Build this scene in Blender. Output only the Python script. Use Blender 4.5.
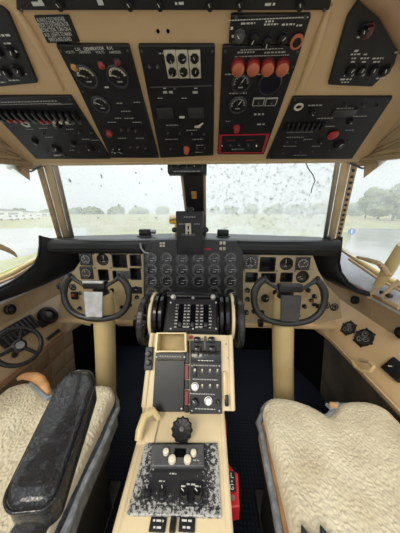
import bpy, bmesh, math, random
from mathutils import Vector, Matrix, noise

random.seed(7)
S = bpy.context.scene
for o in list(bpy.data.objects):
    bpy.data.objects.remove(o, do_unlink=True)
COL = S.collection

# ------------------------------------------------------------------ camera
CAM = Vector((0.085, 0.0, 1.2))
PITCH, YAW, FPX = math.radians(15), math.atan(0.045), 200.0
cam_data = bpy.data.cameras.new('camera')
cam_data.sensor_fit = 'VERTICAL'
cam_data.sensor_height = 24.0
cam_data.lens = FPX / 533.0 * 24.0
cam_data.clip_start = 0.02
cam_data.clip_end = 3000
cam = bpy.data.objects.new('camera', cam_data)
cam.location = CAM
cam.rotation_euler = (math.pi / 2 - PITCH, 0, YAW)
COL.objects.link(cam)
S.camera = cam

# ------------------------------------------------------------------ sky
SKY_HORIZON = (0.80, 0.84, 0.86, 1)
SKY_ZENITH = (2.2, 2.3, 2.4, 1)
world = bpy.data.worlds.new('overcast_sky')
S.world = world
world.use_nodes = True
wt = world.node_tree
wt.nodes.clear()
wo = wt.nodes.new('ShaderNodeOutputWorld')
bg = wt.nodes.new('ShaderNodeBackground')
tc = wt.nodes.new('ShaderNodeTexCoord')
sx = wt.nodes.new('ShaderNodeSeparateXYZ')
ramp = wt.nodes.new('ShaderNodeValToRGB')
ramp.color_ramp.elements[0].position = 0.0
ramp.color_ramp.elements[0].color = SKY_HORIZON
ramp.color_ramp.elements[1].position = 1.0
ramp.color_ramp.elements[1].color = SKY_ZENITH
nz = wt.nodes.new('ShaderNodeTexNoise')
nz.inputs['Scale'].default_value = 2.6
nz.inputs['Detail'].default_value = 5
mp = wt.nodes.new('ShaderNodeMapping')
mp.inputs['Scale'].default_value = (1, 1, 3)
mul = wt.nodes.new('ShaderNodeMixRGB')
mul.blend_type = 'MULTIPLY'
mul.inputs[0].default_value = 0.28
wt.links.new(tc.outputs['Generated'], sx.inputs[0])
wt.links.new(sx.outputs['Z'], ramp.inputs[0])
wt.links.new(tc.outputs['Generated'], mp.inputs[0])
wt.links.new(mp.outputs[0], nz.inputs['Vector'])
wt.links.new(ramp.outputs[0], mul.inputs[1])
wt.links.new(nz.outputs['Fac'], mul.inputs[2])
wt.links.new(mul.outputs[0], bg.inputs['Color'])
bg.inputs['Strength'].default_value = 1.02
wt.links.new(bg.outputs[0], wo.inputs['Surface'])

# thin sun behind the overcast, coming over the tail
SUN_STRENGTH = 1.7
sun_d = bpy.data.lights.new('overcast_sun', 'SUN')
sun_d.energy = SUN_STRENGTH
sun_d.angle = math.radians(25)
sun_d.color = (1.0, 0.93, 0.78)
sun = bpy.data.objects.new('overcast_sun', sun_d)
sun.rotation_euler = (math.radians(46), 0, math.radians(-24))
COL.objects.link(sun)

vs = S.view_settings
vs.view_transform = 'Standard'
vs.look = 'None'
vs.exposure = 0.2
vs.gamma = 1.0
vs.use_curve_mapping = False
try:
    S.cycles.max_bounces = 10
    S.cycles.diffuse_bounces = 5
    S.cycles.transparent_max_bounces = 16
    S.cycles.caustics_reflective = False
    S.cycles.sample_clamp_indirect = 4.0
    S.cycles.use_denoising = True
except Exception:
    pass

# ------------------------------------------------------------------ measuring helpers
_fw = Vector((-math.sin(YAW) * math.cos(PITCH), math.cos(YAW) * math.cos(PITCH), -math.sin(PITCH)))
_rt = Vector((math.cos(YAW), math.sin(YAW), 0))
_up = _rt.cross(_fw)


def ray(px, py):
    return _fw * FPX + _rt * (px - 200) + _up * (266.5 - py)


def at_y(px, py, v):
    r = ray(px, py)
    return CAM + r * (v / r.y)


def at_x(px, py, v):
    r = ray(px, py)
    return CAM + r * ((v - CAM.x) / r.x)


def at_z(px, py, v):
    r = ray(px, py)
    return CAM + r * ((v - CAM.z) / r.z)


def on_frame(M, px, py, h=0.0):
    """point of frame M (its z = h plane) seen at px, py, in M's own x, y"""
    inv = M.inverted()
    c, d = inv @ CAM, inv.to_3x3() @ ray(px, py)
    t = (h - c.z) / d.z
    return (c.x + d.x * t, c.y + d.y * t)


def frame(o, x, y):
    x = Vector(x).normalized()
    y = Vector(y).normalized()
    z = x.cross(y).normalized()
    y = z.cross(x)
    M = Matrix((x, y, z)).transposed().to_4x4()
    M.translation = Vector(o)
    return M


# ------------------------------------------------------------------ materials
MATS = {}


def mat(name, col, rough=0.5, metal=0.0, var=None, bump=None, wear=None, spec=0.5, emit=None, coat=0.0, sheen=0.0):
    """var=(scale, amount), bump=(scale, strength, dist), wear=(scale, threshold, colour)"""
    m = bpy.data.materials.new(name)
    m.use_nodes = True
    nt = m.node_tree
    b = nt.nodes['Principled BSDF']
    col = tuple(col) + (1,)
    b.inputs['Base Color'].default_value = col
    b.inputs['Roughness'].default_value = rough
    b.inputs['Metallic'].default_value = metal
    b.inputs['Specular IOR Level'].default_value = spec
    b.inputs['Coat Weight'].default_value = coat
    b.inputs['Sheen Weight'].default_value = sheen
    co = nt.nodes.new('ShaderNodeTexCoord')
    src = None
    if var:
        n = nt.nodes.new('ShaderNodeTexNoise')
        n.inputs['Scale'].default_value = var[0]
        n.inputs['Detail'].default_value = 6
        nt.links.new(co.outputs['Object'], n.inputs['Vector'])
        r = nt.nodes.new('ShaderNodeValToRGB')
        r.color_ramp.elements[0].position = 0.3
        r.color_ramp.elements[1].position = 0.72
        a = var[1]
        r.color_ramp.elements[0].color = tuple(c * (1 - a) for c in col[:3]) + (1,)
        r.color_ramp.elements[1].color = tuple(min(1, c * (1 + a)) for c in col[:3]) + (1,)
        nt.links.new(n.outputs['Fac'], r.inputs[0])
        src = r.outputs[0]
    if wear:
        n = nt.nodes.new('ShaderNodeTexNoise')
        n.inputs['Scale'].default_value = wear[0]
        n.inputs['Detail'].default_value = 8
        n.inputs['Roughness'].default_value = 0.7
        nt.links.new(co.outputs['Object'], n.inputs['Vector'])
        r = nt.nodes.new('ShaderNodeValToRGB')
        r.color_ramp.elements[0].position = wear[1]
        r.color_ramp.elements[1].position = wear[1] + 0.03
        nt.links.new(n.outputs['Fac'], r.inputs[0])
        mx = nt.nodes.new('ShaderNodeMixRGB')
        if src:
            nt.links.new(src, mx.inputs[1])
        else:
            mx.inputs[1].default_value = col
        mx.inputs[2].default_value = tuple(wear[2]) + (1,)
        nt.links.new(r.outputs[0], mx.inputs[0])
        src = mx.outputs[0]
    if src:
        nt.links.new(src, b.inputs['Base Color'])
    if bump:
        n = nt.nodes.new('ShaderNodeTexNoise')
        n.inputs['Scale'].default_value = bump[0]
        n.inputs['Detail'].default_value = 4
        nt.links.new(co.outputs['Object'], n.inputs['Vector'])
        bp = nt.nodes.new('ShaderNodeBump')
        bp.inputs['Strength'].default_value = bump[1]
        bp.inputs['Distance'].default_value = bump[2] if len(bump) > 2 else 0.002
        nt.links.new(n.outputs['Fac'], bp.inputs['Height'])
        nt.links.new(bp.outputs[0], b.inputs['Normal'])
    if emit:
        b.inputs['Emission Color'].default_value = tuple(emit[0]) + (1,)
        b.inputs['Emission Strength'].default_value = emit[1]
    MATS[name] = m
    return m


mat('beige_paint', (0.64, 0.445, 0.245), 0.42, var=(5, 0.10), bump=(90, 0.08, 0.001))
mat('beige_trim', (0.64, 0.48, 0.29), 0.45, var=(9, 0.14), bump=(60, 0.1, 0.001))
mat('beige_worn', (0.48, 0.34, 0.20), 0.55, var=(22, 0.22), wear=(30, 0.60, (0.16, 0.09, 0.05)), bump=(60, 0.25, 0.002))
mat('beige_dash_shaded', (0.45, 0.345, 0.205), 0.5, var=(8, 0.15), wear=(34, 0.68, (0.16, 0.10, 0.06)))  # darker copy of the beige, with the dash's shade in the colour
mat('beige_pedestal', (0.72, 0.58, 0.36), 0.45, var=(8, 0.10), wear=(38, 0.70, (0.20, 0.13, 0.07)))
mat('cream_paint', (0.66, 0.51, 0.25), 0.35, var=(7, 0.08), coat=0.2)
mat('tan_vinyl', (0.40, 0.285, 0.165), 0.5, var=(7, 0.12), bump=(160, 0.15, 0.001))  # tan base lowered, with the left wall's shade in it
mat('trim_wood', (0.33, 0.19, 0.10), 0.5, var=(12, 0.2))
mat('roof_lining', (0.54, 0.41, 0.26), 0.6, var=(5, 0.12), bump=(120, 0.1, 0.001))
mat('hose_grey', (0.50, 0.48, 0.44), 0.5)
mat('trim_piping', (0.26, 0.10, 0.05), 0.5)
mat('panel_black', (0.015, 0.015, 0.017), 0.42, spec=0.35, var=(14, 0.35), wear=(55, 0.74, (0.10, 0.095, 0.09)))
mat('panel_worn', (0.020, 0.020, 0.021), 0.42, var=(20, 0.4), wear=(40, 0.56, (0.46, 0.44, 0.41)))
mat('plate_scuffed', (0.014, 0.014, 0.015), 0.30, spec=0.3, var=(9, 0.5), wear=(34, 0.72, (0.10, 0.10, 0.10)))
mat('engine_panel', (0.026, 0.026, 0.027), 0.45, var=(9, 0.3), wear=(50, 0.72, (0.13, 0.13, 0.12)))
mat('black_plastic', (0.010, 0.010, 0.011), 0.33, spec=0.35, var=(20, 0.3))
mat('black_rubber', (0.012, 0.012, 0.013), 0.6)
mat('black_gloss', (0.010, 0.010, 0.011), 0.18)
mat('glareshield_black', (0.011, 0.012, 0.014), 0.36, spec=0.4, var=(11, 0.3), bump=(220, 0.2, 0.001))
mat('void_black', (0.003, 0.003, 0.004), 0.9, spec=0.05)
mat('wheel_black', (0.02, 0.02, 0.02), 0.34, wear=(36, 0.64, (0.16, 0.13, 0.10)), bump=(80, 0.1, 0.001))
mat('grey_panel', (0.085, 0.085, 0.088), 0.4, var=(20, 0.3))
mat('grey_metal', (0.34, 0.34, 0.34), 0.35, metal=0.85, var=(14, 0.2))
mat('silver_plate', (0.50, 0.51, 0.52), 0.42, metal=0.3, var=(26, 0.25), wear=(70, 0.72, (0.25, 0.25, 0.25)))
mat('dark_plate', (0.045, 0.043, 0.042), 0.5, var=(24, 0.3))
mat('chrome', (0.75, 0.75, 0.73), 0.18, metal=1.0)
mat('knob_cream', (0.74, 0.66, 0.50), 0.35)
mat('knob_silver', (0.72, 0.72, 0.70), 0.28, metal=0.5)
mat('plate_cream', (0.60, 0.55, 0.42), 0.5, var=(60, 0.12))
mat('white_print', (0.62, 0.61, 0.57), 0.6)
mat('dim_print', (0.42, 0.42, 0.40), 0.6)
mat('red_plastic', (0.40, 0.035, 0.03), 0.35, var=(30, 0.2))
mat('red_paint', (0.56, 0.015, 0.02), 0.38, var=(14, 0.25), wear=(30, 0.72, (0.10, 0.03, 0.02)))
mat('red_print', (0.45, 0.02, 0.035), 0.55)
mat('red_dark', (0.13, 0.012, 0.012), 0.4)
mat('orange_plastic', (0.50, 0.13, 0.06), 0.4)
mat('amber_lens', (0.55, 0.27, 0.06), 0.3)
mat('yellow_plastic', (0.85, 0.48, 0.03), 0.5)
mat('blue_lens', (0.008, 0.010, 0.022), 0.25)
mat('gauge_face', (0.012, 0.012, 0.014), 0.3, coat=0.5)
mat('gauge_grey', (0.05, 0.05, 0.05), 0.4, coat=0.4)
mat('bezel_dark', (0.035, 0.035, 0.037), 0.38)
mat('bezel_grey', (0.085, 0.085, 0.085), 0.38)
mat('bin_inside', (0.44, 0.33, 0.15), 0.6, var=(24, 0.25))
mat('orange_foam', (0.52, 0.27, 0.11), 0.9, var=(30, 0.25), bump=(140, 0.5, 0.002))
mat('blue_edge', (0.20, 0.215, 0.235), 0.75, var=(40, 0.45), bump=(120, 0.4, 0.002))
mat('seat_frame', (0.016, 0.016, 0.018), 0.5)
mat('sill_plastic', (0.44, 0.46, 0.49), 0.25, var=(10, 0.2))
mat('sill_yellow', (0.62, 0.50, 0.24), 0.5, var=(10, 0.2))
mat('post_metal', (0.34, 0.30, 0.24), 0.35, metal=0.4, var=(12, 0.25))
mat('lower_wall', (0.06, 0.048, 0.036), 0.75, var=(9, 0.5))  # dark brown base includes the shade low on the right wall
mat('hangar_white', (0.80, 0.80, 0.80), 0.7)
mat('hangar_roof', (0.30, 0.31, 0.33), 0.6)
mat('van_white', (0.75, 0.76, 0.78), 0.4)
mat('bark', (0.10, 0.08, 0.06), 0.9)
mat('foliage', (0.17, 0.20, 0.11), 0.9, var=(0.6, 0.5))  # green lightened so distance haze sits in the leaf colour
mat('sign_blue', (0.05, 0.14, 0.45), 0.5)
mat('sign_white', (0.8, 0.8, 0.8), 0.5)
mat('grass', (0.235, 0.245, 0.10), 0.95, var=(0.12, 0.35), wear=(0.05, 0.52, (0.31, 0.255, 0.145)))
mat('verge_grass', (0.24, 0.25, 0.06), 0.95, var=(0.5, 0.35))
mat('wet_tarmac', (0.30, 0.30, 0.30), 0.16, var=(0.25, 0.35), bump=(3, 0.08, 0.02))


def leather():
    m = mat('black_leather', (0.014, 0.014, 0.016), 0.24, var=(30, 0.3), coat=0.35, wear=(48, 0.55, (0.036, 0.036, 0.040)))  # grey wear patches also stand in for window sheen on the pad
    nt = m.node_tree
    b = nt.nodes['Principled BSDF']
    co = nt.nodes.new('ShaderNodeTexCoord')
    v = nt.nodes.new('ShaderNodeTexVoronoi')
    v.feature = 'DISTANCE_TO_EDGE'
    v.inputs['Scale'].default_value = 70
    n = nt.nodes.new('ShaderNodeTexNoise')
    n.inputs['Scale'].default_value = 30
    n.inputs['Detail'].default_value = 5
    mx = nt.nodes.new('ShaderNodeMixRGB')
    mx.inputs[0].default_value = 0.12
    nt.links.new(co.outputs['Object'], mx.inputs[1])
    nt.links.new(co.outputs['Object'], n.inputs['Vector'])
    nt.links.new(n.outputs['Color'], mx.inputs[2])
    nt.links.new(mx.outputs[0], v.inputs['Vector'])
    rp = nt.nodes.new('ShaderNodeValToRGB')
    rp.color_ramp.elements[1].position = 0.16
    nt.links.new(v.outputs['Distance'], rp.inputs[0])
    bp = nt.nodes.new('ShaderNodeBump')
    bp.inputs['Strength'].default_value = 0.9
    bp.inputs['Distance'].default_value = 0.003
    nt.links.new(rp.outputs[0], bp.inputs['Height'])
    nt.links.new(bp.outputs[0], b.inputs['Normal'])


leather()


def carpet():
    m = mat('navy_floor', (0.010, 0.014, 0.026), 0.6, spec=0.18)
    nt = m.node_tree
    b = nt.nodes['Principled BSDF']
    co = nt.nodes.new('ShaderNodeTexCoord')
    v = nt.nodes.new('ShaderNodeTexVoronoi')
    v.inputs['Scale'].default_value = 62
    v.inputs['Randomness'].default_value = 0.0
    rp = nt.nodes.new('ShaderNodeValToRGB')
    rp.color_ramp.elements[0].position = 0.15
    rp.color_ramp.elements[0].color = (0.013, 0.018, 0.030, 1)
    rp.color_ramp.elements[1].position = 0.42
    rp.color_ramp.elements[1].color = (0.0035, 0.005, 0.010, 1)
    nt.links.new(co.outputs['Object'], v.inputs['Vector'])
    nt.links.new(v.outputs['Distance'], rp.inputs[0])
    nt.links.new(rp.outputs[0], b.inputs['Base Color'])
    bp = nt.nodes.new('ShaderNodeBump')
    bp.inputs['Strength'].default_value = 0.6
    bp.inputs['Distance'].default_value = 0.004
    bp.invert = True
    nt.links.new(v.outputs['Distance'], bp.inputs['Height'])
    nt.links.new(bp.outputs[0], b.inputs['Normal'])


carpet()


def fleece():
    m = mat('sheepskin', (0.70, 0.63, 0.48), 0.95, sheen=0.3)
    nt = m.node_tree
    b = nt.nodes['Principled BSDF']
    co = nt.nodes.new('ShaderNodeTexCoord')
    v = nt.nodes.new('ShaderNodeTexVoronoi')
    v.inputs['Scale'].default_value = 95
    n = nt.nodes.new('ShaderNodeTexNoise')
    n.inputs['Scale'].default_value = 9
    n.inputs['Detail'].default_value = 6
    nt.links.new(co.outputs['Object'], v.inputs['Vector'])
    nt.links.new(co.outputs['Object'], n.inputs['Vector'])
    rp = nt.nodes.new('ShaderNodeValToRGB')
    rp.color_ramp.elements[0].position = 0.3
    rp.color_ramp.elements[0].color = (0.50, 0.42, 0.28, 1)
    rp.color_ramp.elements[1].position = 0.7
    rp.color_ramp.elements[1].color = (0.66, 0.59, 0.43, 1)
    nt.links.new(n.outputs['Fac'], rp.inputs[0])
    nt.links.new(rp.outputs[0], b.inputs['Base Color'])
    bp = nt.nodes.new('ShaderNodeBump')
    bp.inputs['Strength'].default_value = 0.6
    bp.inputs['Distance'].default_value = 0.004
    bp.invert = True
    nt.links.new(v.outputs['Distance'], bp.inputs['Height'])
    nt.links.new(bp.outputs[0], b.inputs['Normal'])


fleece()


def quilt():
    m = mat('quilted_vinyl', (0.27, 0.185, 0.105), 0.55, var=(6, 0.15))  # brown base lowered to hold the shade below the console
    nt = m.node_tree
    b = nt.nodes['Principled BSDF']
    co = nt.nodes.new('ShaderNodeTexCoord')
    sp = nt.nodes.new('ShaderNodeSeparateXYZ')
    nt.links.new(co.outputs['Object'], sp.inputs[0])
    hs = []
    for ax, k in (('Y', 1 / 0.115), ('Z', 1 / 0.115)):
        a = nt.nodes.new('ShaderNodeMath')
        a.operation = 'MULTIPLY'
        a.inputs[1].default_value = k * math.pi
        nt.links.new(sp.outputs[ax], a.inputs[0])
        s_ = nt.nodes.new('ShaderNodeMath')
        s_.operation = 'SINE'
        nt.links.new(a.outputs[0], s_.inputs[0])
        ab = nt.nodes.new('ShaderNodeMath')
        ab.operation = 'ABSOLUTE'
        nt.links.new(s_.outputs[0], ab.inputs[0])
        pw = nt.nodes.new('ShaderNodeMath')
        pw.operation = 'POWER'
        pw.inputs[1].default_value = 0.4
        nt.links.new(ab.outputs[0], pw.inputs[0])
        hs.append(pw)
    mn = nt.nodes.new('ShaderNodeMath')
    mn.operation = 'MULTIPLY'
    nt.links.new(hs[0].outputs[0], mn.inputs[0])
    nt.links.new(hs[1].outputs[0], mn.inputs[1])
    bp = nt.nodes.new('ShaderNodeBump')
    bp.inputs['Strength'].default_value = 0.8
    bp.inputs['Distance'].default_value = 0.012
    nt.links.new(mn.outputs[0], bp.inputs['Height'])
    nt.links.new(bp.outputs[0], b.inputs['Normal'])


quilt()


def glass(name, film, ior=1.2):
    m = bpy.data.materials.new(name)
    m.use_nodes = True
    nt = m.node_tree
    nt.nodes.clear()
    out = nt.nodes.new('ShaderNodeOutputMaterial')
    tr = nt.nodes.new('ShaderNodeBsdfTransparent')
    tr.inputs[0].default_value = (0.96, 0.97, 0.96, 1)
    tl = nt.nodes.new('ShaderNodeBsdfTranslucent')
    tl.inputs[0].default_value = (0.92, 0.95, 0.93, 1)
    gl = nt.nodes.new('ShaderNodeBsdfGlossy')
    gl.inputs['Roughness'].default_value = 0.03
    fr = nt.nodes.new('ShaderNodeFresnel')
    fr.inputs[0].default_value = ior
    co = nt.nodes.new('ShaderNodeTexCoord')
    n = nt.nodes.new('ShaderNodeTexNoise')
    n.inputs['Scale'].default_value = 6
    n.inputs['Detail'].default_value = 6
    nt.links.new(co.outputs['Object'], n.inputs['Vector'])
    mr = nt.nodes.new('ShaderNodeMapRange')
    mr.inputs['From Min'].default_value = 0.3
    mr.inputs['From Max'].default_value = 0.7
    mr.inputs['To Min'].default_value = film * 0.6
    mr.inputs['To Max'].default_value = film * 1.4
    nt.links.new(n.outputs['Fac'], mr.inputs['Value'])
    m1 = nt.nodes.new('ShaderNodeMixShader')
    nt.links.new(mr.outputs[0], m1.inputs[0])
    nt.links.new(tr.outputs[0], m1.inputs[1])
    nt.links.new(tl.outputs[0], m1.inputs[2])
    m2 = nt.nodes.new('ShaderNodeMixShader')
    nt.links.new(fr.outputs[0], m2.inputs[0])
    nt.links.new(m1.outputs[0], m2.inputs[1])
    nt.links.new(gl.outputs[0], m2.inputs[2])
    nt.links.new(m2.outputs[0], out.inputs['Surface'])
    MATS[name] = m


glass('misted_glass', 0.26)
glass('wet_glass', 0.47)
glass('side_glass', 0.22, 1.08)
m = bpy.data.materials.new('water')
m.use_nodes = True
pb = m.node_tree.nodes['Principled BSDF']
pb.inputs['Transmission Weight'].default_value = 1.0
pb.inputs['IOR'].default_value = 1.33
pb.inputs['Base Color'].default_value = (0.10, 0.105, 0.10, 1)  # dark tint in place of the dark view the drops refract
pb.inputs['Roughness'].default_value = 0.0
MATS['water'] = m


# ------------------------------------------------------------------ mesh builder
class MB:
    def __init__(self):
        self.v, self.f, self.m, self.names = [], [], [], []

    def mi(self, name):
        if name not in self.names:
            self.names.append(name)
        return self.names.index(name)

    def add(self, vs, fs, m, M=None):
        b = len(self.v)
        k = self.mi(m)
        self.v += [(M @ Vector(p)) if M else Vector(p) for p in vs]
        for f in fs:
            self.f.append([b + i for i in f])
            self.m.append(k)
        return self

    def bm(self, bm_, m, M=None):
        bm_.verts.index_update()
        self.add([v.co.copy() for v in bm_.verts], [[v.index for v in f.verts] for f in bm_.faces], m, M)
        bm_.free()
        return self

    def box(self, c, s, m, bev=0.0, M=None, seg=2):
        bm_ = bmesh.new()
        bmesh.ops.create_cube(bm_, size=1)
        for v in bm_.verts:
            v.co = Vector((v.co.x * s[0] + c[0], v.co.y * s[1] + c[1], v.co.z * s[2] + c[2]))
        if bev:
            bmesh.ops.bevel(bm_, geom=list(bm_.edges), offset=min(bev, min(s) * 0.48), segments=seg, profile=0.5, affect='EDGES')
        return self.bm(bm_, m, M)

    def lathe(self, prof, m, n=20, M=None, mats=None, flute=None):
        """prof: (radius, height); a radius of 0 closes the end"""
        vs, fs, ms = [], [], []
        rings = []
        for r, h in prof:
            if r <= 1e-7:
                rings.append([len(vs)])
                vs.append((0, 0, h))
            else:
                ring = []
                for i in range(n):
                    a = 2 * math.pi * i / n
                    rr = r * (1 + (flute[1] * math.cos(flute[0] * a) if flute else 0))
                    ring.append(len(vs))
                    vs.append((rr * math.cos(a), rr * math.sin(a), h))
                rings.append(ring)
        for k in range(len(rings) - 1):
            a, b = rings[k], rings[k + 1]
            for i in range(n):
                j = (i + 1) % n
                if len(a) == 1 and len(b) == 1:
                    continue
                if len(a) == 1:
                    f = [a[0], b[i], b[j]]
                elif len(b) == 1:
                    f = [a[i], a[j], b[0]]
                else:
                    f = [a[i], a[j], b[j], b[i]]
                fs.append(f)
                ms.append(mats[k] if mats else m)
        b0 = len(self.v)
        self.v += [(M @ Vector(p)) if M else Vector(p) for p in vs]
        for f, mm in zip(fs, ms):
            self.f.append([b0 + i for i in f])
            self.m.append(self.mi(mm))
        return self

    def tube(self, pts, r, m, n=10, closed=False, M=None, caps=True, flat=None):
        pts = [Vector(p) for p in pts]
        N = len(pts)
        rs = r if isinstance(r, (list, tuple)) else [r] * N
        vs, fs = [], []
        t_prev, nrm = None, None
        for i, p in enumerate(pts):
            if closed:
                t = (pts[(i + 1) % N] - pts[i - 1]).normalized()
            elif i == 0:
                t = (pts[1] - p).normalized()
            elif i == N - 1:
                t = (p - pts[i - 1]).normalized()
            else:
                t = ((pts[i + 1] - p).normalized() + (p - pts[i - 1]).normalized()).normalized()
            if nrm is None:
                ref = Vector((0, 0, 1)) if abs(t.z) < 0.9 else Vector((1, 0, 0))
                nrm = (ref - t * ref.dot(t)).normalized()
            else:
                nrm = (nrm - t * nrm.dot(t)).normalized()
            bi = t.cross(nrm)
            for k in range(n):
                a = 2 * math.pi * k / n
                e = flat if flat else 1.0
                vs.append(p + nrm * (rs[i] * math.cos(a)) + bi * (rs[i] * e * math.sin(a)))
        L = N if closed else N - 1
        for i in range(L):
            j = (i + 1) % N
            for k in range(n):
                q = (k + 1) % n
                fs.append([i * n + k, i * n + q, j * n + q, j * n + k])
        if caps and not closed:
            fs.append(list(range(n))[::-1])
            fs.append([(N - 1) * n + k for k in range(n)])
        return self.add(vs, fs, m, M)

    def prism(self, poly, z0, z1, m, M=None, ch=0.0, side=None):
        """polygon (counter-clockwise) pulled up from z0 to z1 with a chamfered top edge"""
        n = len(poly)
        pts = [Vector((p[0], p[1])) for p in poly]
        area = sum(pts[i].x * pts[(i + 1) % n].y - pts[(i + 1) % n].x * pts[i].y for i in range(n))
        if area < 0:
            pts.reverse()
        vs = [(p.x, p.y, z0) for p in pts]
        fs = [list(range(n))[::-1]]
        if ch:
            vs += [(p.x, p.y, z1 - ch) for p in pts]
            ins = []
            for i in range(n):
                a, b, c = pts[i - 1], pts[i], pts[(i + 1) % n]
                d1, d2 = (b - a).normalized(), (c - b).normalized()
                n1, n2 = Vector((-d1.y, d1.x)), Vector((-d2.y, d2.x))
                q = (n1 + n2)
                q = q / max(0.3, q.dot(n1))
                ins.append(b + q * ch)
            vs += [(p.x, p.y, z1) for p in ins]
            rings = 3
        else:
            vs += [(p.x, p.y, z1) for p in pts]
            rings = 2
        for k in range(rings - 1):
            for i in range(n):
                j = (i + 1) % n
                fs.append([k * n + i, k * n + j, (k + 1) * n + j, (k + 1) * n + i])
        fs.append([(rings - 1) * n + i for i in range(n)])
        return self.add(vs, fs, m, M)

    def plate(self, outer, holes, z0, z1, m, M=None):
        """flat plate with real cut-outs"""
        def orient(poly, ccw):
            n = len(poly)
            a = sum(poly[i][0] * poly[(i + 1) % n][1] - poly[(i + 1) % n][0] * poly[i][1] for i in range(n))
            return list(poly) if (a > 0) == ccw else list(poly)[::-1]
        loops = [orient(outer, True)] + [orient(h, False) for h in holes]
        bm_ = bmesh.new()
        flat, idx = [], []
        for lp in loops:
            vv = [bm_.verts.new((p[0], p[1], 0)) for p in lp]
            for i in range(len(vv)):
                bm_.edges.new((vv[i], vv[(i + 1) % len(vv)]))
            idx.append(list(range(len(flat), len(flat) + len(lp))))
            flat += lp
        bm_.verts.index_update()
        bmesh.ops.triangle_fill(bm_, use_beauty=True, use_dissolve=False, edges=list(bm_.edges), normal=(0, 0, 1))
        tris = []
        for f in bm_.faces:
            t = [v.index for v in f.verts]
            if f.normal.z < 0:
                t.reverse()
            tris.append(t)
        bm_.free()
        n = len(flat)
        vs = [(p[0], p[1], z1) for p in flat] + [(p[0], p[1], z0) for p in flat]
        fs = [list(t) for t in tris] + [[i + n for i in t[::-1]] for t in tris]
        for lp in idx:
            for i in range(len(lp)):
                a, b = lp[i], lp[(i + 1) % len(lp)]
                fs.append([a + n, b + n, b, a])
        return self.add(vs, fs, m, M)

    def grid(self, fn, nu, nv, m, M=None):
        vs = [fn(i / nu, j / nv) for j in range(nv + 1) for i in range(nu + 1)]
        fs = []
        for j in range(nv):
            for i in range(nu):
                a = j * (nu + 1) + i
                fs.append([a, a + 1, a + nu + 2, a + nu + 1])
        return self.add(vs, fs, m, M)

    def slab(self, fn, nu, nv, off, m, M=None):
        """a curved sheet fn(u, v) with real thickness: off is added to make its other face"""
        off = Vector(off)
        top = [Vector(fn(i / nu, j / nv)) for j in range(nv + 1) for i in range(nu + 1)]
        n = len(top)
        vs = top + [p + off for p in top]
        fs = []
        W = nu + 1
        for j in range(nv):
            for i in range(nu):
                a = j * W + i
                fs.append([a, a + 1, a + W + 1, a + W])
                fs.append([n + a + W, n + a + W + 1, n + a + 1, n + a])
        rim = [i for i in range(W)] + [j * W + nu for j in range(1, nv + 1)] + [nv * W + i for i in range(nu - 1, -1, -1)] + [j * W for j in range(nv - 1, 0, -1)]
        for k in range(len(rim)):
            a, b = rim[k], rim[(k + 1) % len(rim)]
            fs.append([b, a, n + a, n + b])
        return self.add(vs, fs, m, M)

    def mesh(self, name, smooth=40):
        me = bpy.data.meshes.new(name)
        me.from_pydata([tuple(p) for p in self.v], [], self.f)
        for nm in self.names:
            me.materials.append(MATS[nm])
        me.polygons.foreach_set('material_index', self.m)
        bm_ = bmesh.new()
        bm_.from_mesh(me)
        bmesh.ops.recalc_face_normals(bm_, faces=list(bm_.faces))
        bm_.to_mesh(me)
        bm_.free()
        if smooth:
            me.polygons.foreach_set('use_smooth', [True] * len(me.polygons))
            me.set_sharp_from_angle(angle=math.radians(smooth))
        me.update()
        return me

    def build(self, name, parent=None, local=False, smooth=40, loc=None):
        """link as one object; coordinates are the world's unless local"""
        if parent is not None and not local:
            inv = WM[parent.name].inverted()
            self.v = [inv @ p for p in self.v]
        elif parent is None and loc is not None:
            self.v = [p - Vector(loc) for p in self.v]
        o = bpy.data.objects.new(name, self.mesh(name, smooth))
        return link(o, parent, Matrix.Translation(loc) if loc is not None and parent is None else Matrix())


WM = {}


def link(o, parent=None, M=Matrix()):
    COL.objects.link(o)
    if parent is not None:
        o.parent = parent
        o.matrix_local = M
        WM[o.name] = WM[parent.name] @ M
    else:
        o.matrix_world = M
        WM[o.name] = M.copy()
    return o


def tag(o, label, cat, group=None):
    o['label'], o['category'] = label, cat
    if group:
        o['group'] = group
    return o


def thing(name, label, cat, M=None, loc=None, group=None):
    o = bpy.data.objects.new(name, None)
    o.empty_display_size = 0.05
    link(o, None, M if M else Matrix.Translation(loc or (0, 0, 0)))
    return tag(o, label, cat, group)


def struct(o):
    o['kind'] = 'structure'
    return o


CACHE = {}


def part(name, key, make, parent, x=0, y=0, z=0, rot=0, M=None):
    """a part from a shared mesh, placed in its parent's own frame"""
    if key not in CACHE:
        b = MB()
        make(b)
        CACHE[key] = b.mesh(name)
    o = bpy.data.objects.new(name, CACHE[key])
    return link(o, parent, M if M else Matrix.Translation((x, y, z)) @ Matrix.Rotation(rot, 4, 'Z'))


def lettering(parent, rows, z, m='dim_print'):
    """small painted legends: rows of (x, y, width, height)"""
    b = MB()
    for x, y, w, h in rows:
        t = x - w / 2
        while t < x + w / 2:
            ww = min(random.uniform(0.5, 1.6) * h * 2.0, x + w / 2 - t)
            if ww > h * 0.4:
                b.add([(t, y - h / 2, z), (t + ww, y - h / 2, z), (t + ww, y + h / 2, z), (t, y + h / 2, z)], [[0, 1, 2, 3]], m)
            t += ww + h * 0.8
    if b.v:
        return b.build('lettering', parent, local=True, smooth=0)


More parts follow.
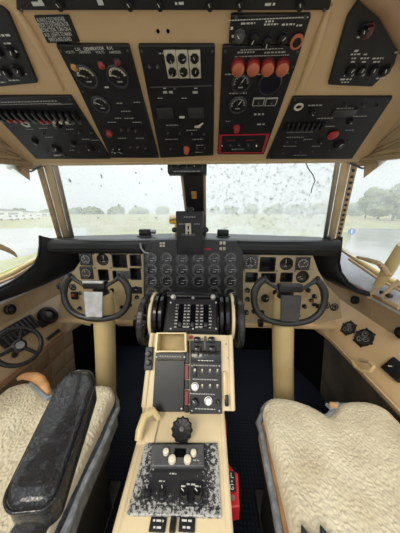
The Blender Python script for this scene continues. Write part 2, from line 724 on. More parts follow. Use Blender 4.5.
def text(parent, s, x, y, size, z, m='white_print', M=None, sx=1.0, width=None, bold=.018):
    cu = bpy.data.curves.new('lettering', 'FONT')
    cu.body = s
    cu.size = size
    cu.align_x, cu.align_y = 'CENTER', 'CENTER'
    cu.extrude = size * 0.01
    cu.offset = size * bold
    tmp = bpy.data.objects.new('lettering_curve', cu)
    COL.objects.link(tmp)
    bpy.context.view_layer.update()
    dg = bpy.context.evaluated_depsgraph_get()
    me = bpy.data.meshes.new_from_object(tmp.evaluated_get(dg))
    bpy.data.objects.remove(tmp, do_unlink=True)
    bpy.data.curves.remove(cu)
    if width:
        xs = [v.co.x for v in me.vertices]
        sx = width / (max(xs) - min(xs))
    me.materials.clear()
    me.materials.append(MATS[m])
    o = bpy.data.objects.new('lettering', me)
    return link(o, parent, (M or Matrix()) @ Matrix.Translation((x, y, z)) @ Matrix.Diagonal((sx, 1, 1, 1)))


# ------------------------------------------------------------------ controls (z points away from the panel)
def knob(parent, x, y, r, h, m='black_plastic', z=0, rot=0.5, pointer=True, name='rotary_knob', fl=8, tip=None):
    def mk(b):
        b.lathe([(0, 0), (r * 1.12, 0), (r * 1.12, h * 0.18), (r * 0.95, h * 0.22), (r * 0.86, h * 0.92), (r * 0.74, h), (0, h)], m, n=32, flute=(fl, 0.05) if fl else None,
                mats=None if not tip else [m, m, m, m, tip, tip])
        if pointer:
            b.box((0, r * 0.42, h * 1.01), (r * 0.16, r * 0.72, h * 0.05), 'white_print')
    return part(name, (name, r, h, m, fl, pointer, tip), mk, parent, x, y, z, rot)


def toggle(parent, x, y, s, m='chrome', z=0, up=True, name='toggle_switch', base='bezel_dark'):
    def mk(b):
        b.lathe([(0, 0), (s, 0), (s, s * 0.35), (s * 0.55, s * 0.4), (s * 0.5, s * 0.7), (0, s * 0.7)], base, n=12)
        k = 1 if up else -1
        b.tube([(0, 0, s * 0.5), (0, k * s * 0.75, s * 1.6), (0, k * s * 1.2, s * 2.4)], [s * 0.28, s * 0.34, s * 0.5], m, n=10)
    return part(name, (name, s, m, up, base), mk, parent, x, y, z)


def lamp(parent, x, y, r, lens, z=0, name='indicator_lamp', h=None):
    hh = h or r * 0.8

    def mk(b):
        b.lathe([(r * 1.25, 0), (r * 1.25, r * 0.35), (r, r * 0.4), (r * 0.96, hh * 0.7), (r * 0.6, hh * 1.15), (0, hh * 1.3)], lens, n=18,
                mats=['bezel_dark', 'bezel_dark', lens, lens, lens])
    return part(name, (name, r, lens, hh), mk, parent, x, y, z)


def gauge(parent, x, y, r, z=0, face='gauge_face', bez='bezel_dark', arc=(-40, 200), needle=20, tickm='white_print', name='gauge', arcw=0.08, nm='white_print', body=True):
    def mk(b):
        b.lathe([(r * 1.0, -r * 0.5 if body else 0), (r * 1.0, r * 0.14), (r * 0.93, r * 0.22), (r * 0.85, r * 0.20), (r * 0.82, r * 0.06), (0, r * 0.06)], bez, n=28,
                mats=[bez, bez, bez, bez, face])
        n = 14
        for i in range(n + 1):
            a = math.radians(arc[0] + (arc[1] - arc[0]) * i / n)
            M = Matrix.Rotation(a, 4, 'Z')
            w = r * (0.20 if i % 2 == 0 else 0.12)
            b.box((r * 0.78 - w / 2, 0, r * 0.075), (w, r * arcw, r * 0.02), tickm, M=M)
        b.box((0, -r * 0.42, r * 0.075), (r * 0.5, r * 0.10, r * 0.02), 'dim_print')
    o = part(name, (name, r, face, bez, arc, tickm, arcw, body), mk, parent, x, y, z)

    def mn(b):
        b.add([(-r * 0.14, -r * 0.05, 0), (r * 0.66, -r * 0.022, 0), (r * 0.70, 0, 0), (r * 0.66, r * 0.022, 0), (-r * 0.14, r * 0.05, 0),
               (-r * 0.14, -r * 0.05, r * 0.03), (r * 0.66, -r * 0.022, r * 0.03), (r * 0.70, 0, r * 0.03), (r * 0.66, r * 0.022, r * 0.03), (-r * 0.14, r * 0.05, r * 0.03)],
              [[4, 3, 2, 1, 0], [5, 6, 7, 8, 9], [0, 1, 6, 5], [1, 2, 7, 6], [2, 3, 8, 7], [3, 4, 9, 8], [4, 0, 5, 9]], nm)
        b.lathe([(0, 0), (r * 0.11, 0), (r * 0.10, r * 0.07), (0, r * 0.08)], 'bezel_dark', n=12)
    part('needle', ('needle', r, nm), mn, o, 0, 0, r * 0.10, math.radians(needle))
    return o


def screw(parent, x, y, r=0.0035, z=0.0, m='grey_metal'):
    def mk(b):
        b.lathe([(r, 0), (r * 0.9, r * 0.4), (r * 0.5, r * 0.55), (0, r * 0.55)], m, n=10)
        b.box((0, 0, r * 0.56), (r * 1.4, r * 0.25, r * 0.1), 'void_black')
    return part('screw', ('screw', r, m), mk, parent, x, y, z, random.random() * 3)


def shrink(poly, d):
    cx = sum(p[0] for p in poly) / len(poly)
    cy = sum(p[1] for p in poly) / len(poly)
    out = []
    for x, y in poly:
        L = math.hypot(x - cx, y - cy)
        out.append((cx + (x - cx) * (L - d) / L, cy + (y - cy) * (L - d) / L))
    return out


def round_poly(poly, r, n=3):
    out = []
    N = len(poly)
    for i in range(N):
        a, b, c = Vector(poly[i - 1]), Vector(poly[i]), Vector(poly[(i + 1) % N])
        d1, d2 = (a - b), (c - b)
        k = min(r, d1.length * 0.45, d2.length * 0.45)
        p, q = b + d1.normalized() * k, b + d2.normalized() * k
        for t in range(n + 1):
            s = t / n
            out.append(tuple((p * (1 - s) + b * s) * (1 - s) + (b * (1 - s) + q * s) * s))
    return out


# ================================================================== OUTSIDE
GZ = -1.95
b = MB()
b.grid(lambda u, v: ((u - 0.5) * 3000, -400 + v * 2600, GZ), 30, 30, 'grass')
struct(b.build('ground', smooth=0))
b = MB()
b.prism([(-60, -60), (60, -60), (60, 30), (32, 46), (7, 11), (-8, 13), (-26, 42), (-44, 40), (-60, 26)], GZ, GZ + 0.03, 'wet_tarmac')
struct(b.build('trim_apron', smooth=0)).name = 'road_apron'
b = MB()
b.prism([(-15.5, -20), (-7.0, -20), (-7.6, 6), (-9.0, 14), (-13.5, 16)], GZ + 0.031, GZ + 0.07, 'verge_grass')
struct(b.build('lawn_verge', smooth=0))
b = MB()
b.prism([(9.0, 3), (12.5, 1), (19, 14), (15, 17)], GZ + 0.031, GZ + 0.07, 'verge_grass')
struct(b.build('lawn_verge', smooth=0))


def tree(x, y, h, w, label, seed):
    t = thing('tree', label, 'tree', loc=(x, y, GZ), group='trees along the far edge of the airfield')
    b = MB()
    b.tube([(0, 0, 0), (0.1, 0, h * 0.3), (0, 0.1, h * 0.62)], [h * 0.035, h * 0.025, h * 0.012], 'bark', n=8)
    b.build('trunk', t, local=True)
    b = MB()
    rnd = random.Random(seed)
    for k in range(16):
        bm_ = bmesh.new()
        bmesh.ops.create_icosphere(bm_, subdivisions=3, radius=1)
        a = rnd.uniform(0, 6.28)
        c = Vector((math.cos(a) * w * 0.28 * rnd.random() ** .5, math.sin(a) * w * 0.28, h * rnd.uniform(0.22, 0.86)))
        rr = w * rnd.uniform(0.12, 0.27)
        for v in bm_.verts:
            q = v.co.copy()
            d = 1 + 0.45 * noise.noise(q * 2.2 + Vector((seed, k, 0))) + 0.25 * noise.noise(q * 5.5 + Vector((k, seed, 1)))
            v.co = c + Vector((q.x * rr * d, q.y * rr * d, q.z * rr * d * 0.85))
        b.bm(bm_, 'foliage')
    b.build('foliage', t, local=True)


def far(px, d):
    r = ray(px, 213)
    r.z = 0
    r.normalize()
    return CAM + r * d


TREES = [(20, 320, 8, 14), (46, 300, 6, 13), (74, 520, 10, 38), (94, 560, 12, 46), (116, 530, 11, 48), (140, 570, 11, 52), (164, 540, 12, 46),
         (212, 520, 12, 42), (230, 560, 14, 44), (250, 500, 15, 44), (272, 540, 17, 50), (294, 500, 15, 46), (317, 520, 16, 50),
         (343, 260, 11, 17), (354, 230, 11, 16), (366, 170, 14, 14), (379, 140, 16, 14), (394, 115, 15, 14), (408, 150, 14, 14)]
for k, (px, d, h, w) in enumerate(TREES):
    p = far(px, d)
    if px < 60:
        lb = 'bushy green tree beyond the airfield, seen through the left side window'
    elif px < 180:
        lb = 'bushy green tree beyond the airfield, seen through the left windshield'
    elif px < 330:
        lb = 'bushy green tree beyond the airfield, seen through the rain-spotted right windshield'
    else:
        lb = 'tall bushy green tree by the apron, seen through the right side window'
    tree(p.x, p.y, h, w, lb, k * 3.7 + 1)


def hangar(px, d, w, dep, h, label):
    p = far(px, d)
    t = thing('hangar', label, 'building', loc=(p.x, p.y, GZ))
    M = Matrix.Rotation(math.atan2(p.x, p.y) * -1, 4, 'Z')
    MB().box((0, 0, h / 2), (w, dep, h), 'hangar_white', M=M).build('wall', t, local=True)
    b = MB()
    b.prism([(-w / 2 - .4, h), (w / 2 + .4, h), (w / 2 + .4, h + .3), (0, h + h * 0.35), (-w / 2 - .4, h + .3)], -dep / 2 - .3, dep / 2 + .3, 'hangar_roof', M=M @ Matrix.Rotation(math.pi / 2, 4, 'X'))
    b.build('roof', t, local=True)
    for k in range(3):
        MB().box(((k - 1) * w * 0.3, -dep / 2 - .05, h * 0.38), (w * 0.22, .1, h * 0.7), 'hangar_roof', M=M).build('door', t, local=True)


hangar(-2, 190, 24, 14, 4.5, 'long white hangar nearest the edge of the left side window')
hangar(24, 215, 18, 12, 3.6, 'low white hangar between two others beyond the left field')
hangar(44, 250, 18, 12, 3.4, 'small white hangar beside the left window post, far off')


def van(px, d, label):
    p = far(px, d)
    t = thing('van', label, 'van', loc=(p.x, p.y, GZ), group='white vans parked beyond the left field')
    M = Matrix.Rotation(math.atan2(p.x, p.y) * -1, 4, 'Z')
    b = MB()
    b.prism([(-2.6, .5), (2.6, .5), (2.6, 1.2), (1.9, 1.4), (1.2, 2.4), (-2.6, 2.4)], -1, 1, 'van_white', M=M @ Matrix.Rotation(math.pi / 2, 4, 'X'))
    b.build('body', t, local=True)
    MB().box((1.3, -1.02, 1.8), (.8, .06, .5), 'void_black', M=M).build('window', t, local=True)
    for sx_ in (-1.6, 1.6):
        for sy_ in (-.9, .9):
            b = MB()
            b.lathe([(0, -.12), (.42, -.12), (.42, .12), (0, .12)], 'black_rubber', n=14, M=M @ Matrix.Translation((sx_, sy_, .42)) @ Matrix.Rotation(math.pi / 2, 4, 'X'))
            b.build('wheel', t, local=True)


for k, px in enumerate((5, 12, 19, 27, 34)):
    van(px, 120 + 5 * k, 'small white van in the parked row beyond the left field')

p = at_z(349, 244, GZ)
sg = thing('road_sign', 'small round blue sign on a post by the wet apron outside the right window', 'sign', loc=p)
MB().tube([(0, 0, 0), (0, 0, 1.55)], 0.03, 'grey_metal', n=8).build('post', sg, local=True)
MS = Matrix.Translation((0, -.04, 1.3)) @ Matrix.Rotation(math.radians(-30), 4, 'Z') @ Matrix.Rotation(math.pi / 2, 4, 'X')
b = MB()
b.lathe([(0, 0), (.33, 0), (.33, .03), (0, .03)], 'sign_blue', n=24, M=MS)
b.box((0, 0, .034), (.1, .36, .008), 'sign_white', M=MS)
b.build('sign_face', sg, local=True)

# ================================================================== COCKPIT SHELL
FLOOR_FRONT = 1.62
b = MB()
b.box((0, 0.55, -0.02), (2.1, 2.14, 0.04), 'navy_floor')
struct(b.build('floor', smooth=0))
b = MB()
b.box((0, 1.60, 0.46), (1.9, 0.04, 0.92), 'void_black')  # bulkhead coloured black for the darkness under the dash
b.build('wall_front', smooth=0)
struct(bpy.data.objects['wall_front'])

# overhead plane: slopes up towards the cabin
TH = math.radians(25)
OV = frame((0, 0.95, 1.4158), (1, 0, 0), (0, -math.cos(TH), math.sin(TH)))


def ov(px, py, h=0.0):
    return on_frame(OV, px, py, h)


def ovp(poly, h=0.0):
    return [ov(x, y, h) for x, y in poly]


b = MB()
EDGE_L = -0.735
EDGE_R = 0.735
b.prism([(EDGE_L, -0.012), (EDGE_R, -0.012), (0.606, 0.62), (0.56, 1.05), (-0.56, 1.05), (-0.606, 0.62)], -0.05, 0.0, 'beige_paint', M=OV)
struct(b.build('ceiling', smooth=0))
b = MB()
b.box((0, -.19, 1.885), (1.5, .40, .05), 'beige_paint')  # unseen roof strip added to keep the sun off the dash
struct(b.build('ceiling_sun_block', smooth=0))
# rolled front lip of the overhead
b = MB()
b.tube([OV @ Vector((EDGE_L + .01, -0.012, -0.012)), OV @ Vector((EDGE_R - .01, -0.012, -0.012))], 0.015, 'beige_trim', n=14)
struct(b.build('trim_1'))
# raised ridges of the moulded overhead
for k, pts in enumerate(([(16, 8), (30, 30), (50, 66), (63, 90)], [(330, 4), (318, 40), (302, 84), (296, 92)])):
    b = MB()
    w = [OV @ Vector((*ov(x, y), 0.002)) for x, y in pts]
    b.tube(w, [0.006, 0.010, 0.009, 0.004], 'beige_paint', n=12)
    struct(b.build('trim_%d' % (2 + k)))

# roof sides from the overhead down to the side-window headers
for s, nm in ((-1, 'left'), (1, 'right')):
    hd0, hd1 = Vector((s * 0.735, 1.03, 1.435)), Vector((s * 0.90, 0.30, 1.345))
    e0, e1 = OV @ Vector((s * 0.728, -0.012, -0.006)), OV @ Vector((s * 0.60, 0.62, -0.006))

    def roof(u, v, hd0=hd0, hd1=hd1, e0=e0, e1=e1, s=s):
        a, c = e0.lerp(e1, v), hd0.lerp(hd1, v)
        p = a.lerp(c, u)
        p += Vector((s * 0.35, 0, 0.9)) * (0.03 * v + 0.004) * math.sin(math.pi * u)
        return p
    b = MB()
    b.slab(roof, 14, 14, (s * 0.01, 0, 0.03), 'roof_lining')
    struct(b.build('ceiling_' + nm, smooth=60))
    b = MB()
    for uu in (0.30, 0.62):
        b.tube([Vector(roof(uu, t / 12)) + Vector((-s * 0.002, 0, -0.004)) for t in range(13)], 0.006, 'beige_worn', n=8)
    struct(b.build('trim_%d' % (4 if s < 0 else 5)))
    # brown curtain rail beside the overhead
    if s > 0:
        b = MB()
        b.tube([OV @ Vector((*ov(x_, y_, .02), .02)) for x_, y_ in ((345, -60), (372, -10), (389, 6), (409, 44), (436, 96))], .017, 'trim_wood', n=12)
        struct(b.build('trim_20'))
    # header over the side window
    b = MB()
    b.tube([hd0 + Vector((0, 0, 0)), hd0.lerp(hd1, .5), hd1], 0.021, 'beige_trim', n=14)
    b.tube([hd0 + Vector((-s * .03, -.01, -.012)), hd0.lerp(hd1, .5) + Vector((-s * .03, 0, -.01)), hd1 + Vector((-s * .03, 0, -.01))], 0.010, 'tan_vinyl', n=10)
    struct(b.build('trim_%d' % (6 if s < 0 else 7)))

# ------------------------------------------------------------------ windows
GB = 1.052   # glass base height


def pane(name, q, m, nu=6, nv=6, off=(0, 0.006, 0.004)):
    q = [Vector(p) for p in q]

    def fn(u, v):
        return q[0].lerp(q[1], u).lerp(q[3].lerp(q[2], u), v)
    b = MB()
    b.slab(fn, nu, nv, off, m)
    o = b.build(name, smooth=0)
    return struct(o), fn


WL = [(-0.015, 1.395, GB), (-0.86, 1.26, GB - .02), (-0.735, 1.025, 1.47), (-0.012, 1.02, 1.47)]
WR = [(0.015, 1.395, GB), (0.86, 1.26, GB - .02), (0.735, 1.025, 1.47), (0.012, 1.02, 1.47)]
_, fL = pane('window_1', WL, 'misted_glass')
_, fR = pane('window_2', WR, 'wet_glass')
pane('window_3', [(-0.875, 1.25, .99), (-0.965, 0.15, 0.80), (-0.91, 0.15, 1.36), (-0.735, 1.03, 1.45)], 'side_glass', off=(-.006, 0, 0))
pane('window_4', [(0.875, 1.25, .99), (0.965, 0.15, 0.80), (0.91, 0.15, 1.36), (0.735, 1.03, 1.45)], 'side_glass', off=(.006, 0, 0))

# side posts: metal windshield frame, beige post, worn inner strip
for s, k in ((-1, 8), (1, 9)):
    base, top = Vector((s * 0.808, 1.225, 1.03)), Vector((s * (0.75 if s < 0 else .722), 1.0, 1.46))
    ax = (top - base).normalized()
    M = frame(base, Vector((s, -0.55, 0)), ax)
    L = (top - base).length
    b = MB()
    b.box((-0.030, L / 2, 0.0), (0.022, L + .04, 0.022), 'post_metal', .006, M)
    b.box((0.002, L / 2, 0.004), (0.036, L + .04, 0.030), 'beige_trim', .010, M)
    b.box((0.036, L / 2, -0.004), (0.026, L + .04, 0.024), 'beige_worn' if s < 0 else 'beige_trim', .006, M)
    if s > 0:
        for i in range(17):
            b.lathe([(.007, 0), (.006, .006), (0, .008)], 'bezel_dark', n=8, M=M @ Matrix.Translation((0.036, .02 + i * L / 17.5, .010)))
    struct(b.build('trim_%d' % k))
    # hinge at the post foot
    b = MB()
    b.box((-0.012, .035, .022), (.022, .05, .014), 'grey_metal', .004, M)
    b.lathe([(0, 0), (.006, 0), (.006, .012), (0, .012)], 'void_black', n=10, M=M @ Matrix.Translation((-.012, .04, .024)))
    hg = b.build('hinge')
    tag(hg, 'small grey metal hinge at the foot of the %s windshield post' % ('left' if s < 0 else 'right'), 'hinge')

# clutter of fittings where the left post meets the roof, and its twin
for s, nm in ((-1, 'left'), (1, 'right')):
    t = thing('curtain_bracket', '%s bracket with a small looped cable where the %s window post meets the roof' % ('brown', nm), 'bracket', loc=(s * .715, .99, 1.43))
    b = MB()
    b.box((s * .735, .975, 1.418), (.07, .03, .045), 'beige_worn', .008)
    b.prism([(.0, .0), (.10, .0), (.0, -.075)], 0, .012, 'beige_worn', frame((s * .745, .972, 1.42), (s * .75, -.62, .1), (0, 0, 1)), ch=.002)
    b.build('bracket', t)
    b = MB()
    b.tube([(s * (.73 + .05 * math.cos(a)), .965 - .02 * math.sin(a * 2), 1.42 + .02 * math.sin(a) - .015) for a in [i * .5 for i in range(12)]], .004, 'bezel_grey', n=6)
    b.build('cable', t)

# corrugated hose and loose wires at the left roof corner
b = MB()
hp = [at_y(x_, y_, .93) for x_, y_ in ((8, 168), (13, 164), (18, 159.5), (23, 155.5), (29, 152.5))]
fine = []
for i in range(len(hp) - 1):
    for k in range(6):
        fine.append(hp[i].lerp(hp[i + 1], k / 6))
b.tube(fine, [.012 if k % 2 else .009 for k in range(len(fine))], 'hose_grey', n=10)
tag(b.build('hose'), 'short corrugated grey hose under the roof at the left side window', 'hose')
b = MB()
b.tube([at_y(x_, y_, .975) for x_, y_ in ((43, 161), (47, 164.5), (53, 166), (58, 164), (61, 166), (66, 161))], .0018, 'bezel_dark', n=6)
tag(b.build('wire'), 'loose thin dark wire hanging at the upper left corner of the left windshield', 'wire')

# centre post of the windshield
b = MB()
base, top = Vector((0.004, 1.375, 1.04)), Vector((0.004, 1.0, 1.455))
Mp = frame(base, (1, 0, 0), top - base)
Lp = (top - base).length
b.box((0, Lp / 2, 0.012), (0.098, Lp, 0.03), 'panel_black', .006, Mp)
b.box((-0.056, Lp / 2, 0.0), (0.014, Lp, 0.022), 'beige_trim', .004, Mp)
b.box((0.056, Lp / 2, 0.0), (0.014, Lp, 0.022), 'beige_trim', .004, Mp)
struct(b.build('trim_10'))
xy = on_frame(Mp, 194, 195, .028)
b = MB().box((xy[0], xy[1], .029), (.026, .046, .004), 'amber_lens', .001, Mp)
pl = b.build('placard')
tag(pl, 'small amber placard stuck on the black windshield centre post', 'placard')

# small black switch box hanging under the overhead at the centre post
MX = frame(at_y(187, 167.5, 0.985), (1, 0, 0), (0, .12, 1))
t = thing('switch_box', 'small black switch box under the overhead, above the centre post', 'switch box', M=MX)
b = MB()
b.box((0, .004, -.02), (.178, .056, .05), 'panel_black', .005)
b.build('housing', t, local=True)
for k in range(5):
    x = -.07 + k * .035
    if k in (1, 3):
        knob(t, x, .004, .010, .014, 'black_plastic', z=.005, rot=k)
    else:
        toggle(t, x, .0, .006, 'grey_metal', z=.005)
lettering(t, [(-.05, .022, .06, .004), (.04, .022, .06, .004), (0, -.018, .12, .004)], .0056, 'dim_print')

# ------------------------------------------------------------------ rain
def drops(name, fn, n, rmin, rmax, bias, seed, out):
    rnd = random.Random(seed)
    b = MB()
    e1 = (Vector(fn(1, .5)) - Vector(fn(0, .5))).normalized()
    e2 = (Vector(fn(.5, 1)) - Vector(fn(.5, 0))).normalized()
    for i in range(n):
        u = rnd.uniform(.04, .96)
        v = rnd.random() ** bias
        v = .03 + v * .93
        c = Vector(fn(u, v)) + Vector(out)
        r = rmin + (rmax - rmin) * rnd.random() ** 2.4
        st = rnd.uniform(1.0, 1.4) if rnd.random() < .93 else rnd.uniform(1.6, 2.6)
        M = frame(c, e1, e2)
        if M.to_3x3().col[2].dot(Vector(out)) < 0:
            M = frame(c, -e1, e2)
        M = M @ Matrix.Rotation(rnd.uniform(-.25, .25), 4, 'Z') @ Matrix.Diagonal((r, r * st, r * .75, 1))
        b.lathe([(1, 0), (.92, .35), (.66, .72), (.35, .92), (0, 1)], 'water', n=10, M=M)
        b.add([(math.cos(k * .6283), math.sin(k * .6283), 0) for k in range(10)], [list(range(10))[::-1]], 'water', M)
    o = b.build(name, smooth=80)
    o['kind'] = 'stuff'
    return o


o = drops('rain_drops', fR, 1150, .0014, .0036, .70, 3, (0, .0075, .005))
o['label'] = 'dense rain drops on the outside of the right windshield'
o['category'] = 'rain drops'
o = drops('rain_drops', fL, 55, .0016, .0056, .7, 5, (0, .0075, .005))
o['label'] = 'scattered rain drops on the outside of the left windshield'
o['category'] = 'rain drops'

b = MB()
pts = [(305, 161), (308, 168), (313, 175), (315, 181), (312, 188), (311, 193)]
b.tube([at_y(x, y, 1.0 + .10 * i / 5) for i, (x, y) in enumerate(pts)], .0022, 'bezel_dark', n=6)
tag(b.build('wire'), 'thin dark wire dangling in front of the right windshield', 'wire')

# ------------------------------------------------------------------ side walls
XR, ZR = 0.905, 0.80          # padded rail
XC, ZC = 0.935, 0.665         # crease where wall meets console
XI, ZI = 0.815, 0.500          # inboard edge of console
for s, nm in ((-1, 'left'), (1, 'right')):
    b = MB()

    def wal(u, v, s=s):
        y = -0.25 + 1.72 * v
        x = XC + (XR - XC) * u + .012 * math.sin(math.pi * u)
        return (s * x, y, ZC - .01 + (ZR - ZC + .01) * u)
    b.slab(wal, 6, 20, (s * .04, 0, 0), 'tan_vinyl')
    struct(b.build('wall_' + nm, smooth=50))
    b = MB()
    b.tube([(s * XR, -.25, ZR), (s * XR, .7, ZR), (s * XR, 1.40, ZR + .01)], .007, 'trim_piping', n=10)
    struct(b.build('trim_%d' % (11 if s < 0 else 12)))
    # vertical seams pressed into the padded wall
    b = MB()
    for y in (.62, .80, .98, 1.16):
        b.tube([(s * (XC + (XR - XC) * u + .012 * math.sin(math.pi * u) - .001), y, ZC + (ZR - ZC) * u) for u in (.12, .5, .86)], .0022, 'beige_worn', n=6)
    struct(b.build('trim_%d' % (13 if s < 0 else 14)))
    # sill below the side glass
    b = MB()
    b.slab(lambda u, v, s=s: (s * (XR + .005 + .085 * u), -.25 + 1.65 * v, ZR - .004 + .03 * u + max(0, v - .62) * .42 * u), 4, 16, (0, 0, -.02), 'sill_plastic')
    struct(b.build('windowsill_' + nm))
    b = MB()
    b.tube([(s * .968, -.2, .812), (s * .962, .6, .85), (s * .945, .95, .893), (s * .915, 1.15, .952), (s * .885, 1.26, 1.0)], .014, 'sill_yellow', n=10)
    b.tube([(s * .945, -.2, .806), (s * .940, .6, .842), (s * .920, .95, .882), (s * .885, 1.15, .945)], .008, 'beige_worn', n=8)
    struct(b.build('trim_%d' % (15 if s < 0 else 16)))

# ------------------------------------------------------------------ side consoles
CONS = {}
for s, nm in ((-1, 'left'), (1, 'right')):
    t = thing('side_console', 'beige side console ledge running below the %s cockpit window' % nm, 'console', loc=(s * .8, .6, 0))
    CONS[s] = t
    b = MB()

    def led(u, v, s=s):
        y = -0.25 + 1.62 * v
        k = max(0, (y - 1.06) / .31)
        xi = XI - .10 * k * k
        x = XC - .004 + (xi - XC + .004) * min(1, u / .86)
        z = ZC + (ZI - ZC) * min(1, u / .86)
        if u > .86:
            w = (u - .86) / .14
            x += .006 - .012 * (1 - (w - .5) ** 2 * 4)
            z -= .045 * w
        return (s * x, y, z)
    b.slab(led, 16, 30, (s * .004, 0, -.012), 'beige_paint' if s > 0 else 'tan_vinyl')
    b.build('top', t, smooth=50)
    b = MB()

    def low(u, v, s=s, y0=-.25, y1=1.14):
        y = y0 + (y1 - y0) * v
        k = min(1, max(0, (y - 1.06) / .31))
        return (s * (XI + .012 - .09 * k * k + .04 * u), y, (ZI - .045) * (1 - u) + .003)
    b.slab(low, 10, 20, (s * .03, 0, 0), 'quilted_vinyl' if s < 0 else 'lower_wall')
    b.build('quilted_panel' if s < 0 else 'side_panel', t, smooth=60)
    b = MB()
    b.slab(lambda u, v, low=low: low(u, v, y0=1.142, y1=1.575), 10, 10, (s * .03, 0, 0), 'void_black')  # black sheet stands in for the dark of the footwell
    b.build('footwell_shade_panel', t, smooth=60)
    b = MB()
    b.tube([(s * (XI - .012), -.2, ZI - .012), (s * (XI - .012), .6, ZI - .012), (s * (XI - .012), 1.05, ZI - .012)], .004, 'trim_piping' if s < 0 else 'beige_trim', n=8)
    b.build('edge_piping', t)


def ledge_frame(px, py, s, lift=0.0):
    """frame lying on the console top under pixel px, py: x forward-ish, y outboard, z up"""
    nrm = Vector((-s * (ZC - ZI), 0, (XC - XI))).normalized()
    p0 = Vector((s * XI, 0, ZI))
    r = ray(px, py)
    p = CAM + r * ((p0 - CAM).dot(nrm) / r.dot(nrm))
    x = Vector((0, 1, 0))
    y = nrm.cross(x)
    return frame(p + nrm * lift, x, y)


def wall_frame(px, py, s, lift=0.0):
    p = at_x(px, py, s * (XC + XR) / 2 * .985)
    nrm = Vector((-s, 0, .2)).normalized()
    x = Vector((0, -s, 0))
    return frame(p + nrm * lift, x, nrm.cross(x))


# right console: two dials lying on the ledge
for (px, py, r, lab) in ((349, 328.5, .040, 'smaller round black dial set in the right console, nearer the nose'),
                         (364.5, 338, .047, 'larger round black dial set in the right console, beside the pull handle')):
    M = ledge_frame(px, py, 1, .002)
    t = thing('console_dial', lab, 'dial', M=M)
    b = MB()
    b.lathe([(r, 0), (r, .006), (r * .88, .009), (r * .8, .006), (0, .006)], 'black_plastic', n=32, mats=['black_plastic', 'black_plastic', 'black_plastic', 'gauge_face'])
    for k in range(6):
        a = k * math.pi / 3
        b.box((r * 1.02 * math.cos(a), r * 1.02 * math.sin(a), .003), (.012, .012, .006), 'black_plastic', .002)
    b.build('bezel', t, local=True)
    for k, (gx, gy) in enumerate(((-.4, 0), (.15, .38), (.15, -.38))):
        gauge(t, r * gx, r * gy, r * .34, z=.006, face='gauge_face', bez='bezel_grey', needle=40 + 100 * k, body=False, name='sub_dial')

# air vents on the padded walls
for s, px, py, rr, lab in ((1, 354.5, 300, .020, 'round black air vent in the padded right wall, nearer the nose'), (1, 401, 333, .021, 'round black air vent in the padded right wall, at the frame edge'),
                       (-1, 10.5, 309.5, .022, 'round black air vent in the padded left wall')):
    M = wall_frame(px, py, s, .004)
    t = thing('air_vent', lab, 'vent', M=M)
    b = MB()
    b.lathe([(rr * 1.2, -.012), (rr * 1.2, .002), (rr, .005), (rr * .8, .004), (rr * .75, -.006), (0, -.007)], 'black_plastic', n=28)
    b.build('ring', t, local=True)
    b = MB()
    b.lathe([(rr * .66, -.006), (rr * .6, .002), (rr * .2, .004), (0, .004)], 'black_rubber', n=20)
    b.build('nozzle', t, local=True)

# pull handle on the right console edge
t = thing('pull_handle', 'beige D-shaped pull handle on the inboard edge of the right console', 'handle', loc=at_x(362, 364, .757))
pts = [(352.5, 361), (355, 366.5), (362, 371), (371, 371), (374, 366), (367, 360)]
b = MB()
b.tube([at_x(x, y, .742 if 0 < i < 5 else .756) for i, (x, y) in enumerate(pts)], .007, 'cream_paint', n=10)
b.build('grip', t)
b = MB()
c = at_x(366, 362, .75)
b.tube([at_x(360, 360, .752), at_x(369, 361.5, .752), at_x(374, 367, .752)], .009, 'beige_worn', n=10)
b.build('bracket', t)

M = ledge_frame(398, 371, 1, .004)
t = thing('switch_block', 'black switch block on the right console at the photo edge', 'switch', M=M)
MB().box((0, 0, .008), (.08, .07, .018), 'black_plastic', .005).build('body', t, local=True)
toggle(t, .01, .0, .006, 'white_print', z=.017)

# left console: tiller wheel
tc_ = at_x(19, 346, -.765)
Mt = frame(tc_, Vector((.42, 1, 0)), Vector((-.62, .25, .95)))
t = thing('tiller_wheel', 'black three-spoked nosewheel tiller standing over the left console', 'steering wheel', M=Mt)
R = .082
b = MB()
b.tube([(R * math.cos(a), R * math.sin(a), 0) for a in [i * math.pi / 24 for i in range(48)]], .0095, 'black_plastic', n=10, closed=True)
b.build('rim', t, local=True)
for k in range(3):
    a = math.radians(62 + 120 * k)
    b = MB()
    b.tube([(.012 * math.cos(a), .012 * math.sin(a), .004), (.05 * math.cos(a), .05 * math.sin(a), .004), (R * math.cos(a), R * math.sin(a), 0)], [.010, .008, .008], 'black_plastic', n=8)
    b.build('spoke', t, local=True)
b = MB()
b.lathe([(0, -.05), (.014, -.05), (.014, -.01), (.028, -.008), (.028, .008), (.018, .016), (0, .016)], 'black_plastic', n=24)
b.build('hub', t, local=True)
b = MB()
b.lathe([(.016, .0155), (.016, .019), (0, .020)], 'grey_metal', n=20)
b.build('hub_cap', t, local=True)
b = MB()
b.tube([(0, 0, -.045), (.0, -.02, -.10)], .013, 'black_plastic', n=12)
b.build('shaft', t, local=True)

